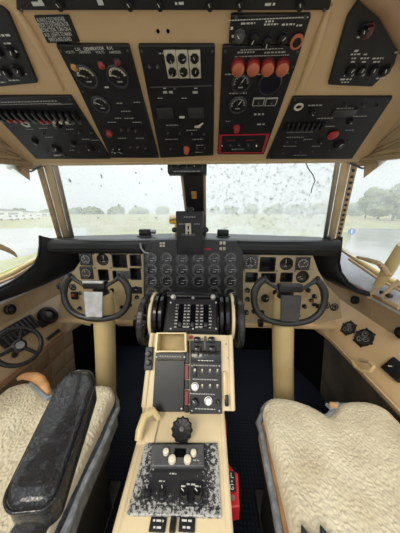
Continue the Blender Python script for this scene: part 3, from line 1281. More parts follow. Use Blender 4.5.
# ribbed black tray, round cup and slotted plate behind the tiller
M = ledge_frame(17, 331.5, -1, .002)
t = thing('ribbed_tray', 'black ribbed tray on the left console behind the tiller', 'tray', M=M)
MB().box((0, 0, .012), (.20, .085, .024), 'black_plastic', .008).build('body', t, local=True)
for k in range(9):
    MB().box((-.085 + .0212 * k, 0, .026), (.008, .075, .01), 'bezel_dark', .003).build('rib', t, local=True)
M = ledge_frame(46, 317, -1, .002)
t = thing('cup_holder', 'round black cup-shaped unit on the left console below the dash', 'cup holder', M=M)
b = MB()
b.lathe([(0, 0), (.052, 0), (.056, .02), (.050, .032), (.036, .030), (.034, .018), (0, .016)], 'black_plastic', n=28)
b.build('cup', t, local=True)
b = MB()
b.lathe([(.02, .016), (.016, .03), (0, .031)], 'grey_panel', n=16)
b.build('knob', t, local=True)
MB().box((-.04, -.02, .010), (.06, .05, .02), 'black_plastic', .006).build('base', t, local=True)
M = ledge_frame(53, 335, -1, .001)
t = thing('slotted_plate', 'small dark slotted plate set in the left console edge', 'plate', M=M)
MB().box((0, 0, .004), (.095, .022, .008), 'bezel_dark', .002).build('frame', t, local=True)
MB().box((0, 0, .0085), (.08, .010, .002), 'black_gloss').build('slot', t, local=True)

# ------------------------------------------------------------------ window handles
b = MB()
b.tube([at_x(357, 257, .80), at_x(368, 260, .80), at_x(378, 263, .81), at_x(384, 268.5, .83), at_x(388, 275, .86)], [.006, .010, .011, .012, .012], 'beige_worn', n=10, flat=.6)
tag(b.build('window_latch'), 'tan blade-shaped latch lever pointing into the right side window', 'latch')
b = MB()
b.tube([at_x(-8, 244, -.80), at_x(0, 246.5, -.80), at_x(8, 250, -.80), at_x(14, 253.5, -.80), at_x(17, 257, -.80)], [.012, .012, .011, .008, .004], 'beige_worn', n=10, flat=.6)
tag(b.build('window_latch'), 'tan blade-shaped latch lever across the left side window', 'latch')
t = thing('window_crank', 'beige tubular window crank arm rising from the right sill', 'crank', loc=at_x(368, 298, .905))
MB().tube([at_x(369, 297, .905), at_x(379, 284, .895)], .011, 'beige_trim', n=12).build('shank', t)
MB().tube([at_x(378, 285, .895), at_x(387, 272, .885), at_x(404, 245, .87)], [.018, .024, .022], 'cream_paint', n=14).build('sleeve', t)
b = MB()
b.box(at_x(386, 294, .92), (.02, .06, .02), 'bezel_dark', .006)
b.build('pivot_block', t)
MB().tube([at_x(383, 296, .915), at_x(400, 280, .925)], .010, 'beige_trim', n=10).build('link_rod', t)
b = MB()
b.tube([at_x(384, 300, .91), at_x(400, 308, .90)], .012, 'beige_worn', n=10)
b.build('base_rail', t)

# ================================================================== GLARESHIELD
gs = thing('glareshield', 'black padded glareshield along the windshield base, with wings down both sides', 'glareshield', loc=(0, 1.2, 1.03))


def gprof(x):
    """far edge (y, z) at x"""
    a = abs(x) / .86
    return 1.385 - .135 * a ** 1.3, 1.062 - .012 * a


def gl(u, v):
    x = -.842 + 1.607 * u
    yf, zf = gprof(x)
    ya = 1.065 - .012 * (abs(x) / .8) ** 2
    hump = .014 * math.exp(-(x / .35) ** 2) + .006 + .014 * (x / .8) ** 2
    prof = [(yf, zf + .006), (yf - .12, zf + .004), (ya + .03, 1.045 + hump), (ya + .008, 1.040 + hump), (ya, 1.028 + hump * .6), (ya, 1.005), (ya + .012, .992), (ya + .06, .99)]
    t = v * (len(prof) - 1)
    i = min(int(t), len(prof) - 2)
    f = t - i
    return (x, prof[i][0] * (1 - f) + prof[i + 1][0] * f, prof[i][1] * (1 - f) + prof[i + 1][1] * f)


b = MB()
b.slab(gl, 40, 28, (0, .004, -.012), 'glareshield_black')
b.build('pad', gs, smooth=60)
for s in (-1, 1):
    if s > 0:
        upx = [((341.5, 237), .795), ((340.5, 250), .805), ((339, 262), .83), ((341, 272), .855), ((348, 282), .875), ((358, 289), .887), ((370, 293), .894)]
        lox = [((308, 248), .68), ((311, 261), .72), ((317, 272), .78), ((326, 280), .83), ((338, 286.5), .872), ((354, 292.5), .892), ((369, 297), .898)]
    else:
        upx = [((40, 235.5), -.815), ((40, 246), -.825), ((38.5, 256), -.84), ((34, 265), -.86), ((24, 274), -.875), ((10, 283), -.888), ((-8, 292), -.895)]
        lox = [((86, 248), -.69), ((84, 262), -.74), ((74, 270), -.80), ((60, 278), -.85), ((42, 286), -.88), ((20, 294.5), -.894), ((-4, 303), -.899)]
    U = [at_x(p[0], p[1], x) for p, x in upx]
    Lw = [at_x(p[0], p[1], x) for p, x in lox]

    def wing(u, v, U=U, Lw=Lw, s=s):
        t = v * (len(U) - 1)
        i = min(int(t), len(U) - 2)
        f = t - i
        p = U[i].lerp(U[i + 1], f).lerp(Lw[i].lerp(Lw[i + 1], f), u)
        return p + Vector((-s * .012, -.02, .006)) * math.sin(math.pi * u)
    b = MB()
    b.slab(wing, 10, 24, (s * .010, .012, -.004), 'glareshield_black')
    b.tube([wing(0, t / 24) for t in range(25)], .0065, 'glareshield_black', n=8)
    b.build('side_wing', gs, smooth=60)

# small black fittings standing on the glareshield
for px, py, lab in ((145, 228.5, 'small black map lamp on the glareshield in front of the left windshield'), (223, 229.5, 'small black map lamp on the glareshield in front of the right windshield')):
    p = at_y(px, py, 1.22)
    t = thing('map_lamp', lab, 'lamp', loc=(p.x, 1.22, 1.054))
    MB().box((p.x, 1.22, 1.084), (.068, .05, .042), 'black_plastic', .008).build('housing', t)
    MB().box((p.x, 1.22, 1.060), (.086, .06, .016), 'bezel_dark', .004).build('foot', t)
    if px < 200:
        b = MB()
        b.lathe([(0, 0), (.012, 0), (.014, .02), (.010, .03), (0, .03)], 'grey_metal', n=16, M=Matrix.Translation((p.x + .036, 1.22, 1.09)) @ Matrix.Rotation(math.pi / 2, 4, 'Y'))
        b.build('swivel_knob', t)
p = at_y(174.5, 219, 1.30)
b = MB()
b.box((p.x, 1.30, p.z), (.066, .03, .06), 'yellow_plastic', .010)
b.box((p.x + .012, 1.30, p.z - .055), (.024, .02, .10), 'yellow_plastic', .004)
tag(b.build('streamer_tag'), 'orange-yellow plastic tag standing behind the centre box', 'tag')

# box in the middle of the glareshield
p0, p1 = at_y(175.5, 211, 1.008), at_y(203, 255, 1.008)
MBX = frame(((p0.x + p1.x) / 2, 1.008, (p0.z + p1.z) / 2), (1, 0, 0), (0, 0, 1))
wB, hB = p1.x - p0.x, p0.z - p1.z
t = thing('compass_housing', 'tall black instrument box with a cream switch, standing at the glareshield centre', 'instrument box', M=MBX)
MB().box((0, 0, -.022), (wB, hB, .044), 'panel_black', .006).build('housing', t, local=True)
b = MB()
b.lathe([(.018, 0), (.021, .02), (.016, .03), (0, .032)], 'panel_black', n=20, M=Matrix.Translation((.0, hB / 2 - .012, -.022)) @ Matrix.Rotation(-math.pi / 2, 4, 'X'))
b.build('cap', t, local=True)
x, y = on_frame(MBX, 188.5, 229)
b = MB()
b.box((x - .009, y, .006), (.010, .052, .012), 'plate_cream', .003)
b.box((x + .009, y, .006), (.010, .052, .012), 'plate_cream', .003)
b.box((x, y + .022, .006), (.028, .014, .012), 'plate_cream', .003)
b.box((x, y - .006, .010), (.028, .010, .012), 'plate_cream', .003)
b.build('guarded_switch', t, local=True)
x, y = on_frame(MBX, 188.5, 234.6)
MB().box((x, y, .003), (.066, .012, .006), 'plate_cream' if False else 'grey_panel', .001).build('legend_plate', t, local=True)
for q in ((190, 217, .06), (182, 224, .03), (197, 224, .03)):
    x, y = on_frame(MBX, q[0], q[1])
    lettering(t, [(x, y, q[2], .004)], .0008, 'dim_print')
for sx_, px in ((-1, 174), (1, 206)):
    x, y = on_frame(MBX, px, 228)
    knob(t, x, y - .01, .012, .012, 'black_plastic', z=-.012, pointer=False)

# ================================================================== INSTRUMENT PANELS
DY = 1.085
DF = frame((0, DY, 0), (1, 0, 0), (0, 0, 1))


def da(px, py, h=0.0):
    return on_frame(DF, px, py, h)


PXM = DY * 1.077 / 200.0   # metres per photo pixel on the panel


def hole_sq(px, py, w, h):
    x, y = da(px, py)
    w, h = w * PXM, h * PXM
    return round_poly([(x - w / 2, y - h / 2), (x + w / 2, y - h / 2), (x + w / 2, y + h / 2), (x - w / 2, y + h / 2)], .008)


def hole_rd(px, py, r):
    x, y = da(px, py)
    return [(x + r * PXM * math.cos(i * math.pi / 12), y + r * PXM * math.sin(i * math.pi / 12)) for i in range(24)]


def flight_panel(label, outer, sq, rd, cat):
    t = thing('flight_panel', label, 'instrument panel', M=DF)
    b = MB()
    b.plate([da(*p) for p in outer], [hole_sq(*q) for q in sq] + [hole_rd(*q) for q in rd], -.006, 0, 'beige_dash_shaded')
    b.build('plate', t, local=True, smooth=0)
    for q in sq:
        x, y = da(q[0], q[1])
        w, h = q[2] * PXM / 2, q[3] * PXM / 2
        b = MB()
        o_ = round_poly([(x - w, y - h), (x + w, y - h), (x + w, y + h), (x - w, y + h)], .008)
        i_ = round_poly([(x - w + .006, y - h + .006), (x + w - .006, y - h + .006), (x + w - .006, y + h - .006), (x - w + .006, y + h - .006)], .006)
        b.plate(o_, [i_], -.05, -.001, 'black_plastic')
        b.prism(i_, -.052, -.045, 'black_gloss')
        b.build('instrument_cutout', t, local=True, smooth=0)
    return t


LP = flight_panel('beige instrument panel with empty black cut-outs behind the left control wheel',
                  [(86, 253.5), (143.5, 253.5), (143.5, 326), (118, 326), (116, 321), (92, 321), (90, 326), (57, 318), (60, 300), (67, 281), (80, 262)],
                  [(119.5, 261, 15, 14), (135.5, 260.5, 11.5, 12), (103.5, 275, 11, 12), (135.5, 274, 11.5, 12.5), (119.5, 275.5, 14, 10)],
                  [(102.5, 259.5, 6.2)], 'l')
x, y = da(102.5, 259.5)
gauge(LP, x, y, 6.0 * PXM, z=-.014, face='black_gloss', bez='black_plastic', arc=(200, 340), needle=90, tickm='bezel_grey', name='gauge')
for px, py, r in ((86.5, 259, 5.6), (87, 272.5, 5.8)):
    x, y = da(px, py)
    MB().box((x, y, .004), (r * 2.2 * PXM, r * 2.2 * PXM, .010), 'bezel_dark', .003).build('gauge_case', LP, local=True)
    gauge(LP, x, y, r * PXM, z=.008, face='gauge_grey', bez='bezel_dark', arc=(-60, 240), needle=30 + px, name='gauge', body=False)
x, y = da(124, 274.5)
MB().box((x, y, .004), (14 * PXM, 8 * PXM, .008), 'grey_panel', .002).build('cover_plate', LP, local=True)
for px, py, r in ((73, 287, 3.6), (60, 286.5, 3.4), (80, 293, 2)):
    x, y = da(px, py)
    gauge(LP, x, y, r * PXM, z=.001, bez='black_plastic', needle=px * 7, name='gauge', body=False)
x, y = da(75.5, 295)
MB().box((x, y, .008), (6.5 * PXM, 8 * PXM, .016), 'black_plastic', .003).build('switch_block', LP, local=True)
MB().box((x - .004, y + .006, .018), (3 * PXM, 3 * PXM, .008), 'red_plastic', .003).build('red_button', LP, local=True)
for px, py in ((136, 288), (128, 288), (137, 297), (130, 305), (122, 307), (66, 300), (80, 308), (112, 290)):
    x, y = da(px, py)
    knob(LP, x, y, 1.9 * PXM, .016, 'black_plastic', z=0, rot=px)
x, y = da(134, 290)
MB().box((x, y, .003), (16 * PXM, 7 * PXM, .006), 'panel_black', .002).build('switch_strip', LP, local=True)
for px, py in ((93, 254), (111, 254), (127, 254), (141, 254), (95, 268), (111, 268), (127, 268), (141, 268), (72, 308), (135, 316), (98, 318)):
    x, y = da(px, py)
    screw(LP, x, y, .005, 0, 'bezel_grey')
x, y = da(137, 322)
MB().box((x, y, .01), (6 * PXM, 6 * PXM, .03), 'black_plastic', .004).build('latch', LP, local=True)

RP = flight_panel('beige instrument panel with empty black cut-outs behind the right control wheel',
                  [(241.5, 253.5), (312, 253.5), (318, 270), (326, 284), (339, 298), (342, 318), (316, 325), (312, 320), (268, 320), (264, 326), (241.5, 326)],
                  [(267.5, 264.5, 15, 14.5), (251.5, 277.5, 12, 10.5), (268.5, 278, 14.5, 10), (286.5, 277.5, 12, 10)],
                  [(286.5, 264, 6.4), (302.5, 277, 6.2)], 'r')
for px, py, nd in ((286.5, 264, 90), (302.5, 277, 200)):
    x, y = da(px, py)
    gauge(RP, x, y, 6.1 * PXM, z=-.014, face='black_gloss', bez='black_plastic', arc=(200, 340), needle=nd, tickm='bezel_grey', name='gauge')
x, y = da(250.5, 262)
MB().box((x, y, .004), (13.5 * PXM, 13 * PXM, .008), 'bezel_grey', .003).build('gauge_case', RP, local=True)
gauge(RP, x, y, 6.2 * PXM, z=.008, face='gauge_face', bez='bezel_grey', arc=(0, 336), needle=100, name='gauge', body=False)
x, y = da(302.5, 263.5)
MB().box((x, y, .004), (13 * PXM, 12.5 * PXM, .008), 'bezel_dark', .003).build('gauge_case', RP, local=True)
gauge(RP, x, y, 6.0 * PXM, z=.008, face='gauge_grey', bez='bezel_dark', arc=(-40, 220), needle=50, name='gauge', body=False)
for px, py, r in ((247.5, 290, 2.2), (253.5, 290, 2.2), (247.5, 299, 2.2), (255, 299, 2.2), (265, 298, 3.6), (246, 312, 2.4), (254, 311, 2.4), (262, 312, 2), (275, 292, 2), (308, 290, 2), (314, 296, 2),
                  (304, 306, 2), (318, 306, 2.2)):
    x, y = da(px, py)
    knob(RP, x, y, r * PXM, .018, 'black_plastic', z=0, rot=px * 1.3)
for px, py in ((311, 300), (314, 304)):
    x, y = da(px, py)
    MB().box((x, y, .006), (4 * PXM, 3 * PXM, .012), 'black_plastic', .002).build('rocker_switch', RP, local=True)
x, y = da(311, 300)
lamp(RP, x, y, .007, 'red_plastic', z=.012)
for px, py in ((325.5, 305), (334, 307)):
    x, y = da(px, py)
    gauge(RP, x, y, 4.0 * PXM, z=.001, bez='black_plastic', needle=px * 7, name='gauge', body=False)
for px, py in ((244, 254), (259, 254), (277, 254), (295, 254), (244, 270), (259, 271), (277, 271), (295, 271), (244, 305), (258, 305), (275, 316), (300, 316)):
    x, y = da(px, py)
    screw(RP, x, y, .005, 0, 'bezel_grey')
x, y = da(260, 322)
MB().box((x, y, .01), (5 * PXM, 7 * PXM, .03), 'black_plastic', .004).build('latch', RP, local=True)

# centre engine panel
EY = 1.06
EF = frame((0, EY, 0), (1, 0, 0), (0, 0, 1))


def ea(px, py, h=0.0):
    return on_frame(EF, px, py, h)


EP = thing('engine_panel', 'dark grey centre panel filled with four rows of small engine gauges', 'instrument panel', M=EF)
b = MB()
poly = [ea(*p) for p in ((143.5, 252), (150, 241), (236, 241), (243, 252), (243, 303), (143.5, 303))]
b.prism(poly, -.012, 0, 'engine_panel', ch=.002)
b.build('plate', EP, local=True, smooth=0)
EPX = EY * 1.06 / 200
gr = 6.6 * EPX
for j, py in enumerate((258, 269, 280.5, 292.5)):
    for i, px in enumerate((151.5, 166.8, 182.3, 198.3, 214.3, 230.5)):
        if j == 3 and i in (2, 3):
            continue
        x, y = ea(px, py)
        gauge(EP, x, y, gr if j else gr * .95, z=.001, face='gauge_face', bez='bezel_grey', arc=(-30, 200), needle=[5, -8, 12, 2, -5, 8][(i * 3 + j) % 6], name='gauge', body=False, arcw=.06, tickm='dim_print')
x, y = ea(162.5, 244.5)
for dx in (-.008, .008):
    for dy in (-.007, .007):
        MB().box((x + dx, y + dy, .003), (.013, .011, .006), 'plate_cream', .002).build('annunciator', EP, local=True)
for yy in (243, 248.5):
    x, y = ea(222.5, yy)
    for dx in (-.009, .009):
        MB().box((x + dx, y, .003), (.014, .017, .006), 'plate_cream', .003).build('annunciator', EP, local=True)
x, y = ea(206.5, 249)
MB().box((x, y, .002), (9.5 * EPX, 1.8 * EPX, .004), 'red_print', .001).build('red_legend', EP, local=True)
x, y = ea(158, 298.5)
MB().box((x, y, .003), (20 * EPX, 1.6 * EPX, .004), 'red_print', .001).build('red_legend', EP, local=True)
for px, py in ((148, 250), (238, 250), (175, 247), (146, 300), (240, 300)):
    x, y = ea(px, py)
    screw(EP, x, y, .0045, 0, 'bezel_grey')
# curved grey bracket at the panel's upper left corner
b = MB()
b.tube([EF @ Vector((*ea(px, py), .012)) for px, py in ((141, 243), (142, 248), (145, 252), (150, 253))], .006, 'grey_metal', n=8)
b.build('bracket', EP)

# lower edge of the dash
for s, px0, px1 in ((-1, 50, 143), (1, 242, 345)):
    a, c = at_y(px0, 319, 1.09), at_y(px1, 319, 1.09)
    b = MB()
    b.box(((a.x + c.x) / 2, 1.10, .548), (abs(c.x - a.x), .05, .03), 'beige_paint', .008)
    o = b.build('trim_%d' % (17 if s < 0 else 18))
    struct(o)

# ================================================================== CONTROL COLUMNS
def yoke(s, label, plate_m, group):
    cx = s * .462
    t = thing('control_column', label, 'control column', loc=(s * .555, .99, 0))
    wy = .885
    # column
    b = MB()
    b.tube([(s * .560, .99, .004), (s * .545, .978, .12), (s * .50, .955, .42), (cx, .935, .72), (cx, .93, .80)], [.058, .057, .055, .053, .050], 'cream_paint', n=28)
    b.build('column', t)
    b = MB()
    b.lathe([(.085, 0), (.085, .012), (.066, .03), (.060, .045)], 'black_rubber', n=28, M=Matrix.Translation((s * .560, .99, .003)))
    b.build('boot', t)
    # wheel, a U open at the top, leaning back
    off = [(-25, 283), (-30.5, 285)]
    prof = [(-.118, .082), (-.142, .060), (-.160, .020), (-.160, -.035), (-.140, -.080), (-.100, -.112), (-.045, -.127), (.0, -.130), (.045, -.127), (.100, -.112), (.140, -.080),
            (.160, -.035), (.160, .020), (.142, .060), (.118, .082)]
    zc = .822
    Mw = frame((cx, wy, zc), (1, 0, 0), (0, .16, 1))
    sm = []
    P = [Vector((x, y, 0)) for x, y in prof]
    for i in range(len(P) - 1):
        p0, p1, p2, p3 = P[max(i - 1, 0)], P[i], P[i + 1], P[min(i + 2, len(P) - 1)]
        for k in range(4):
            q = k / 4
            sm.append(.5 * ((2 * p1) + (p2 - p0) * q + (2 * p0 - 5 * p1 + 4 * p2 - p3) * q * q + (3 * p1 - p0 - 3 * p2 + p3) * q ** 3))
    sm.append(P[-1])
    n = len(sm)
    b = MB()
    b.tube(sm, [.0145 + .003 * (1 if (i < 10 or i > n - 11) else 0) for i in range(n)], 'wheel_black', n=14, M=Mw)
    b.build('wheel_rim', t)
    for k in (-1, 1):
        b = MB()
        b.tube([(k * .118, .080, 0), (k * .095, .062, .002), (k * .055, .038, .004)], [.013, .009, .009], 'wheel_black', n=10, M=Mw)
        b.build('spoke', t)
        b = MB()
        b.lathe([(0, 0), (.009, 0), (.008, .010), (0, .011)], 'black_plastic', n=12, M=Mw @ Matrix.Translation((k * .119, .092, .008)))
        b.build('thumb_button', t)
    b = MB()
    b.box((0, .042, .0), (.110, .038, .045), 'black_plastic', .009, Mw)
    b.build('hub', t)
    b = MB()
    b.tube([Mw @ Vector((0, .036, -.02)), (cx, .93, .81), (cx, .935, .77)], [.03, .036, .045], 'wheel_black', n=16)
    b.build('hub_shaft', t)
    b = MB()
    b.box((0, .058, .018), (.100, .012, .020), plate_m if s < 0 else 'bezel_dark', .004, Mw)
    b.build('clip', t)
    b = MB()
    b.prism(round_poly([(-.046, .012), (.046, .012), (.040, -.112), (-.042, -.112)], .008), .020, .028, plate_m, Mw, ch=.002)
    b.build('chart_holder', t)
    b = MB()
    b.box((0, -.05, .006), (.05, .09, .026), 'black_plastic', .006, Mw)
    b.build('holder_bracket', t)
    return t


yoke(-1, 'left control column, cream tube and black wheel with a silver chart plate', 'silver_plate', 'g')
yoke(1, 'right control column, cream tube and black wheel with a dark chart plate', 'dark_plate', 'g')

# ================================================================== CENTRE PEDESTAL
ped = thing('center_pedestal', 'beige center pedestal with black switch panels between the two seats', 'pedestal', loc=(.015, .6, 0))
ZA = .53
YM0, ZM0, YM1, ZM1 = .548, .532, .705, .728
MX_YZ = frame((0, 0, 0), (0, 1, 0), (0, 0, 1))   # local x -> Y, y -> Z, z -> X
b = MB()
b.prism([(-.106, .16), (.136, .16), (.136, YM0 + .01), (-.126, YM0 + .01)], .002, ZA, 'beige_pedestal')
b.prism([(YM0, .002), (YM0, ZM0), (YM1, ZM1), (.741, .700), (.741, .618), (1.04, .618), (1.04, .002)], -.146, .146, 'beige_pedestal', MX_YZ)
b.prism([(YM0, ZM0), (YM1, ZM1), (.741, .700), (.741, .66), (YM1, .67), (YM0 + .03, ZM0 - .02)], .146, .180, 'beige_pedestal', MX_YZ)
b.build('body', ped, smooth=0)
MF = frame((0, YM0, ZM0), (1, 0, 0), (0, YM1 - YM0, ZM1 - ZM0))    # sloping middle face
AF = frame((0, 0, ZA), (1, 0, 0), (0, 1, 0))                       # flat aft deck


def mf(px, py, h=0.0):
    return on_frame(MF, px, py, h)


def af(px, py, h=0.0):
    return on_frame(AF, px, py, h)


# rounded edge rails of the pedestal
for x0 in (-.124, .136):
    b = MB()
    b.tube([(x0 + (.020 if x0 < 0 else 0), .165, ZA - .006), (x0, YM0, ZA - .006)], .010, 'beige_pedestal', n=10)
    b.build('edge_rail', ped)
for x0 in (-.140, .174):
    b = MB()
    b.tube([(x0, YM0 + .004, ZM0), (x0, YM1, ZM1)], .010, 'beige_pedestal', n=10)
    b.build('edge_rail', ped)

# ---- throttle quadrant
QF = frame((0, .742, .700), (1, 0, 0), (0, .150, .150))


def qf(px, py, h=0.0):
    return on_frame(QF, px, py, h)


tq = thing('throttle_quadrant', 'black throttle quadrant with three slots and silver knobs, atop the pedestal front', 'quadrant', M=QF)
QL, QR = -.106, .128
b = MB()
Mq = QF.inverted() @ MX_YZ
b.prism([(.742, .690), (.742, .7005), (.864, .8225), (.885, .834), (.915, .830), (.925, .620), (.742, .620)], QL, QR, 'black_plastic', Mq)
b.build('housing', tq, local=True, smooth=30)
x0, y0 = qf(170, 331)
x1, y1 = qf(217, 299)
b = MB()
b.prism(round_poly([(QL + .006, .012), (QR - .006, .012), (QR - .006, .160), (QL + .006, .160)], .012), .001, .007, 'panel_black', ch=.002)
b.build('face_plate', tq, local=True, smooth=0)
for px in (181, 193, 206):
    xa, _ = qf(px, 315)
    MB().box((xa, .080, .0085), (.022, .104, .003), 'void_black', .001).build('lever_slot', tq, local=True)
    lettering(tq, [(xa + dx_, .03 + .014 * k, .012, .005) for k in range(8) for dx_ in (-.019, .019)], .0078, 'dim_print')
    MB().box((xa, .04, .012), (.014, .02, .012), 'bezel_dark', .003).build('lever_stub', tq, local=True)
for px in (173.5, 213):
    x, y = qf(px, 297.5, .01)
    b = MB()
    b.lathe([(0, .006), (.011, .006), (.012, .018), (.009, .026), (0, .028)], 'knob_silver', n=20, M=Matrix.Translation((x, y, 0)))
    b.build('silver_knob', tq, local=True)
x, y = qf(193, 297.5, .01)
lamp(tq, x, y, .008, 'grey_metal', z=.006)
x, y = qf(193, 327)
lettering(tq, [(x, y, .09, .003)], .0076, 'white_print')
for px, py in ((171, 303), (216, 303), (171, 329), (216, 329), (193, 329)):
    x, y = qf(px, py)
    screw(tq, x, y, .004, .007, 'knob_silver')
# top hood
MB().box(((QL + QR) / 2, .176, .0), (QR - QL + .008, .022, .026), 'black_plastic', .007).build('hood', tq, local=True)

# drums and cheeks beside the quadrant, trim wheels outside them
for s, xa, xb, xc in ((-1, -.160, -.112, -.176), (1, .134, .184, .200)):
    t = tq
    for dx in (0, .5):
        b = MB()
        w0 = xa + (xb - xa) * dx
        w1 = w0 + (xb - xa) * .42
        b.lathe([(0, w0), (.096, w0), (.104, w0 + .004), (.104, w1 - .004), (.096, w1), (0, w1)], 'black_gloss', n=40, M=Mq @ Matrix.Translation((.868, .726, 0)))
        b.build('lever_drum', tq, local=True)
    b = MB()
    b.lathe([(0, 0), (.106, 0), (.108, .006), (.106, .012), (0, .012)], 'beige_pedestal', n=40, M=Mq @ Matrix.Translation((.864, .726, min(xc, xc - .012 * s) if s > 0 else xc)))
    b.build('cheek_plate', tq, local=True)
    b = MB()
    xm = xc - .006 * s
    b.box((.81, .80, xm + s * .007), (.018, .05, .006), 'black_plastic', .002, M=Mq)
    b.build('stop_block', tq, local=True)

for s, xw in ((-1, -.212), (1, .228)):
    M = frame((xw, .860, .700), (0, 1, 0), (0, 0, 1))
    t = thing('pitch_trimmer', 'black ribbed pitch trim wheel on the %s flank of the throttle quadrant' % ('left' if s < 0 else 'right'), 'trim wheel', M=M)
    b = MB()
    R = .118
    b.lathe([(R * .80, -.010), (R * .95, -.014), (R, -.008), (R, .008), (R * .95, .014), (R * .80, .010), (R * .80, -.010)], 'wheel_black', n=96, flute=(32, .012))
    b.build('rim', t, local=True)
    b = MB()
    for k in range(5):
        b.box((R * .45, 0, 0), (R * .78, .02, .008), 'black_plastic', .003, M=Matrix.Rotation(k * 1.2566, 4, 'Z'))
    b.build('spokes_disc', t, local=True).name = 'spider'
    b = MB()
    b.lathe([(0, -.022), (.024, -.022), (.024, .022), (0, .022)], 'bezel_dark', n=20)
    b.build('hub', t, local=True)
    b = MB()
    h0 = -.03 if s > 0 else -.036
    b.lathe([(0, -.024), (.010, -.024), (.010, .024), (0, .024)], 'grey_metal', n=14)
    b.build('axle', t, local=True)

# ---- middle sloping face: left half
def quad(pts, f):
    return [f(*p) for p in pts]


b = MB()
b.prism(quad(((153, 411), (184, 411), (185, 360), (156, 360)), mf), .001, .012, 'plate_scuffed', MF, ch=.002)
b.build('cover_plate', ped, smooth=0)
b = MB()
b.prism(quad(((156, 359.5), (186, 359.5), (186.5, 353), (157, 353)), mf), .001, .016, 'black_plastic', MF, ch=.002)
lp = b.build('legend_strip', ped, smooth=0)
x, y = mf(171, 356.5)
lt = MB()
for i in range(9):
    lt.box((x - .038 + .0095 * i, y, .0165), (.006, .003, .001), 'dim_print', M=MF)
lt.build('lettering', lp, smooth=0)
for k, (px, py) in enumerate(((155.5, 408), (182, 408), (157.5, 357), (185, 357))):
    x, y = mf(px, py)
    o = part('screw', ('screw', .004, 'grey_metal'), lambda b_: (b_.lathe([(.004, 0), (.0036, .0016), (.002, .0022), (0, .0022)], 'grey_metal', n=10)), ped,
             M=WM[ped.name].inverted() @ MF @ Matrix.Translation((x, y, .012 if k < 2 else .016)))
# cream bin
q = quad(((157, 352), (187.5, 352), (187, 333.5), (158.5, 333.5)), lambda a, c: mf(a, c, .02))
b = MB()
inn = shrink(q, .008)
b.plate(q, [inn], .001, .056, 'cream_paint', MF)
b.build('bin', ped, smooth=0)
b = MB()
b.prism(shrink(q, .0075), .001, .003, 'bin_inside', MF)
b.build('bin_floor', ped, smooth=0)
# red guarded strips
for ya, yb in ((365, 379), (390, 404)):
    b = MB()
    b.prism(quad(((184.8, yb), (189.0, yb), (189.0, ya), (184.8, ya)), mf), .001, .014, 'red_dark', MF, ch=.002)
    b.build('red_guard', ped, smooth=0)
b = MB()
b.prism(quad(((184.8, 389), (189.3, 389), (189.3, 380), (184.8, 380)), mf), .001, .010, 'black_plastic', MF, ch=.002)
b.prism(quad(((184.8, 412), (189.3, 412), (189.3, 405), (184.8, 405)), mf), .001, .010, 'black_plastic', MF, ch=.002)
b.prism(quad(((185.5, 364), (189.3, 364), (189.3, 341), (185.5, 341)), mf), .001, .010, 'black_plastic', MF, ch=.002)
b.build('guide_strip', ped, smooth=0)

# ---- right half switch panel
x0, y0 = mf(189.8, 414)
SPM = MF @ Matrix.Translation((0, 0, .001))
sp_ = thing('toggle_switchboard', 'black switch panel with cream toggles on the right half of the pedestal', 'switch panel', M=SPM)


def spf(px, py, h=.012):
    return on_frame(SPM, px, py, h)


b = MB()
b.prism([spf(*p) for p in ((189.8, 414), (222, 414), (221, 341), (190.5, 341))], 0, .012, 'panel_black', ch=.002)
b.build('plate', sp_, local=True, smooth=0)
b = MB()
c = spf(206, 356.5)
b.box((c[0], c[1], .016), (.115, .040, .010), 'black_gloss', .004)
b.build('toggle_block', sp_, local=True)
for k in range(4):
    x, y = spf(198 + 5.2 * k, 355.5)
    toggle(sp_, x, y, .0052, 'chrome', z=.021)
lettering(sp_, [(c[0], c[1] - .014, .06, .003)], .0215, 'white_print')
for px in (202.3, 210, 217.3):
    for py in (372, 387):
        x, y = spf(px, py)
        toggle(sp_, x, y, .0068, 'knob_cream', z=.012)
x, y = spf(194.8, 372)
MB().box((x, y, .018), (.012, .034, .012), 'black_gloss', .003).build('rocker_switch', sp_, local=True)
MB().box((x + .001, y + .008, .026), (.006, .010, .006), 'knob_cream', .002).build('rocker_mark', sp_, local=True)
for px, py in ((195, 386.5), (208.3, 400.8)):
    x, y = spf(px, py)
    knob(sp_, x, y, .0125, .018, 'knob_silver', z=.012, fl=0, pointer=False, name='silver_knob')
x, y = spf(195, 402)
knob(sp_, x, y, .013, .02, 'black_plastic', z=.012, rot=.8)
x, y = spf(218, 402)
knob(sp_, x, y, .007, .014, 'black_plastic', z=.012)
lettering(sp_, [(*spf(205, 365.5), .09, .003), (*spf(205, 379.5), .09, .003), (*spf(202, 394), .09, .003), (*spf(205, 409), .07, .003)], .0125, 'dim_print')
for px, py in ((192, 411), (219.5, 411), (192, 366), (219.5, 366)):
    x, y = spf(px, py)
    screw(sp_, x, y, .0035, .012)
# cluster of four black lever knobs above the switch panel
for px, py, dz in ((197.5, 338.5, .015), (211.5, 338.5, .015), (197.5, 347.5, .012), (212, 347.5, .012)):
    x, y = spf(px, py + 1.5)
    b = MB()
    b.box((x, y, dz + .012), (.026, .022, .024), 'black_gloss', .006)
    b.lathe([(.008, .008), (.008, dz + .002)], 'bezel_grey', n=12, M=Matrix.Translation((x, y, 0)))
    b.build('lever_knob', sp_, local=True)
x, y = spf(205, 343)
MB().box((x, y, .014), (.008, .05, .006), 'bezel_grey', .002).build('divider', sp_, local=True)
x, y = spf(191, 337)
MB().box((x, y, .01), (.012, .012, .02), 'red_print', .003).build('red_cap', sp_, local=True)

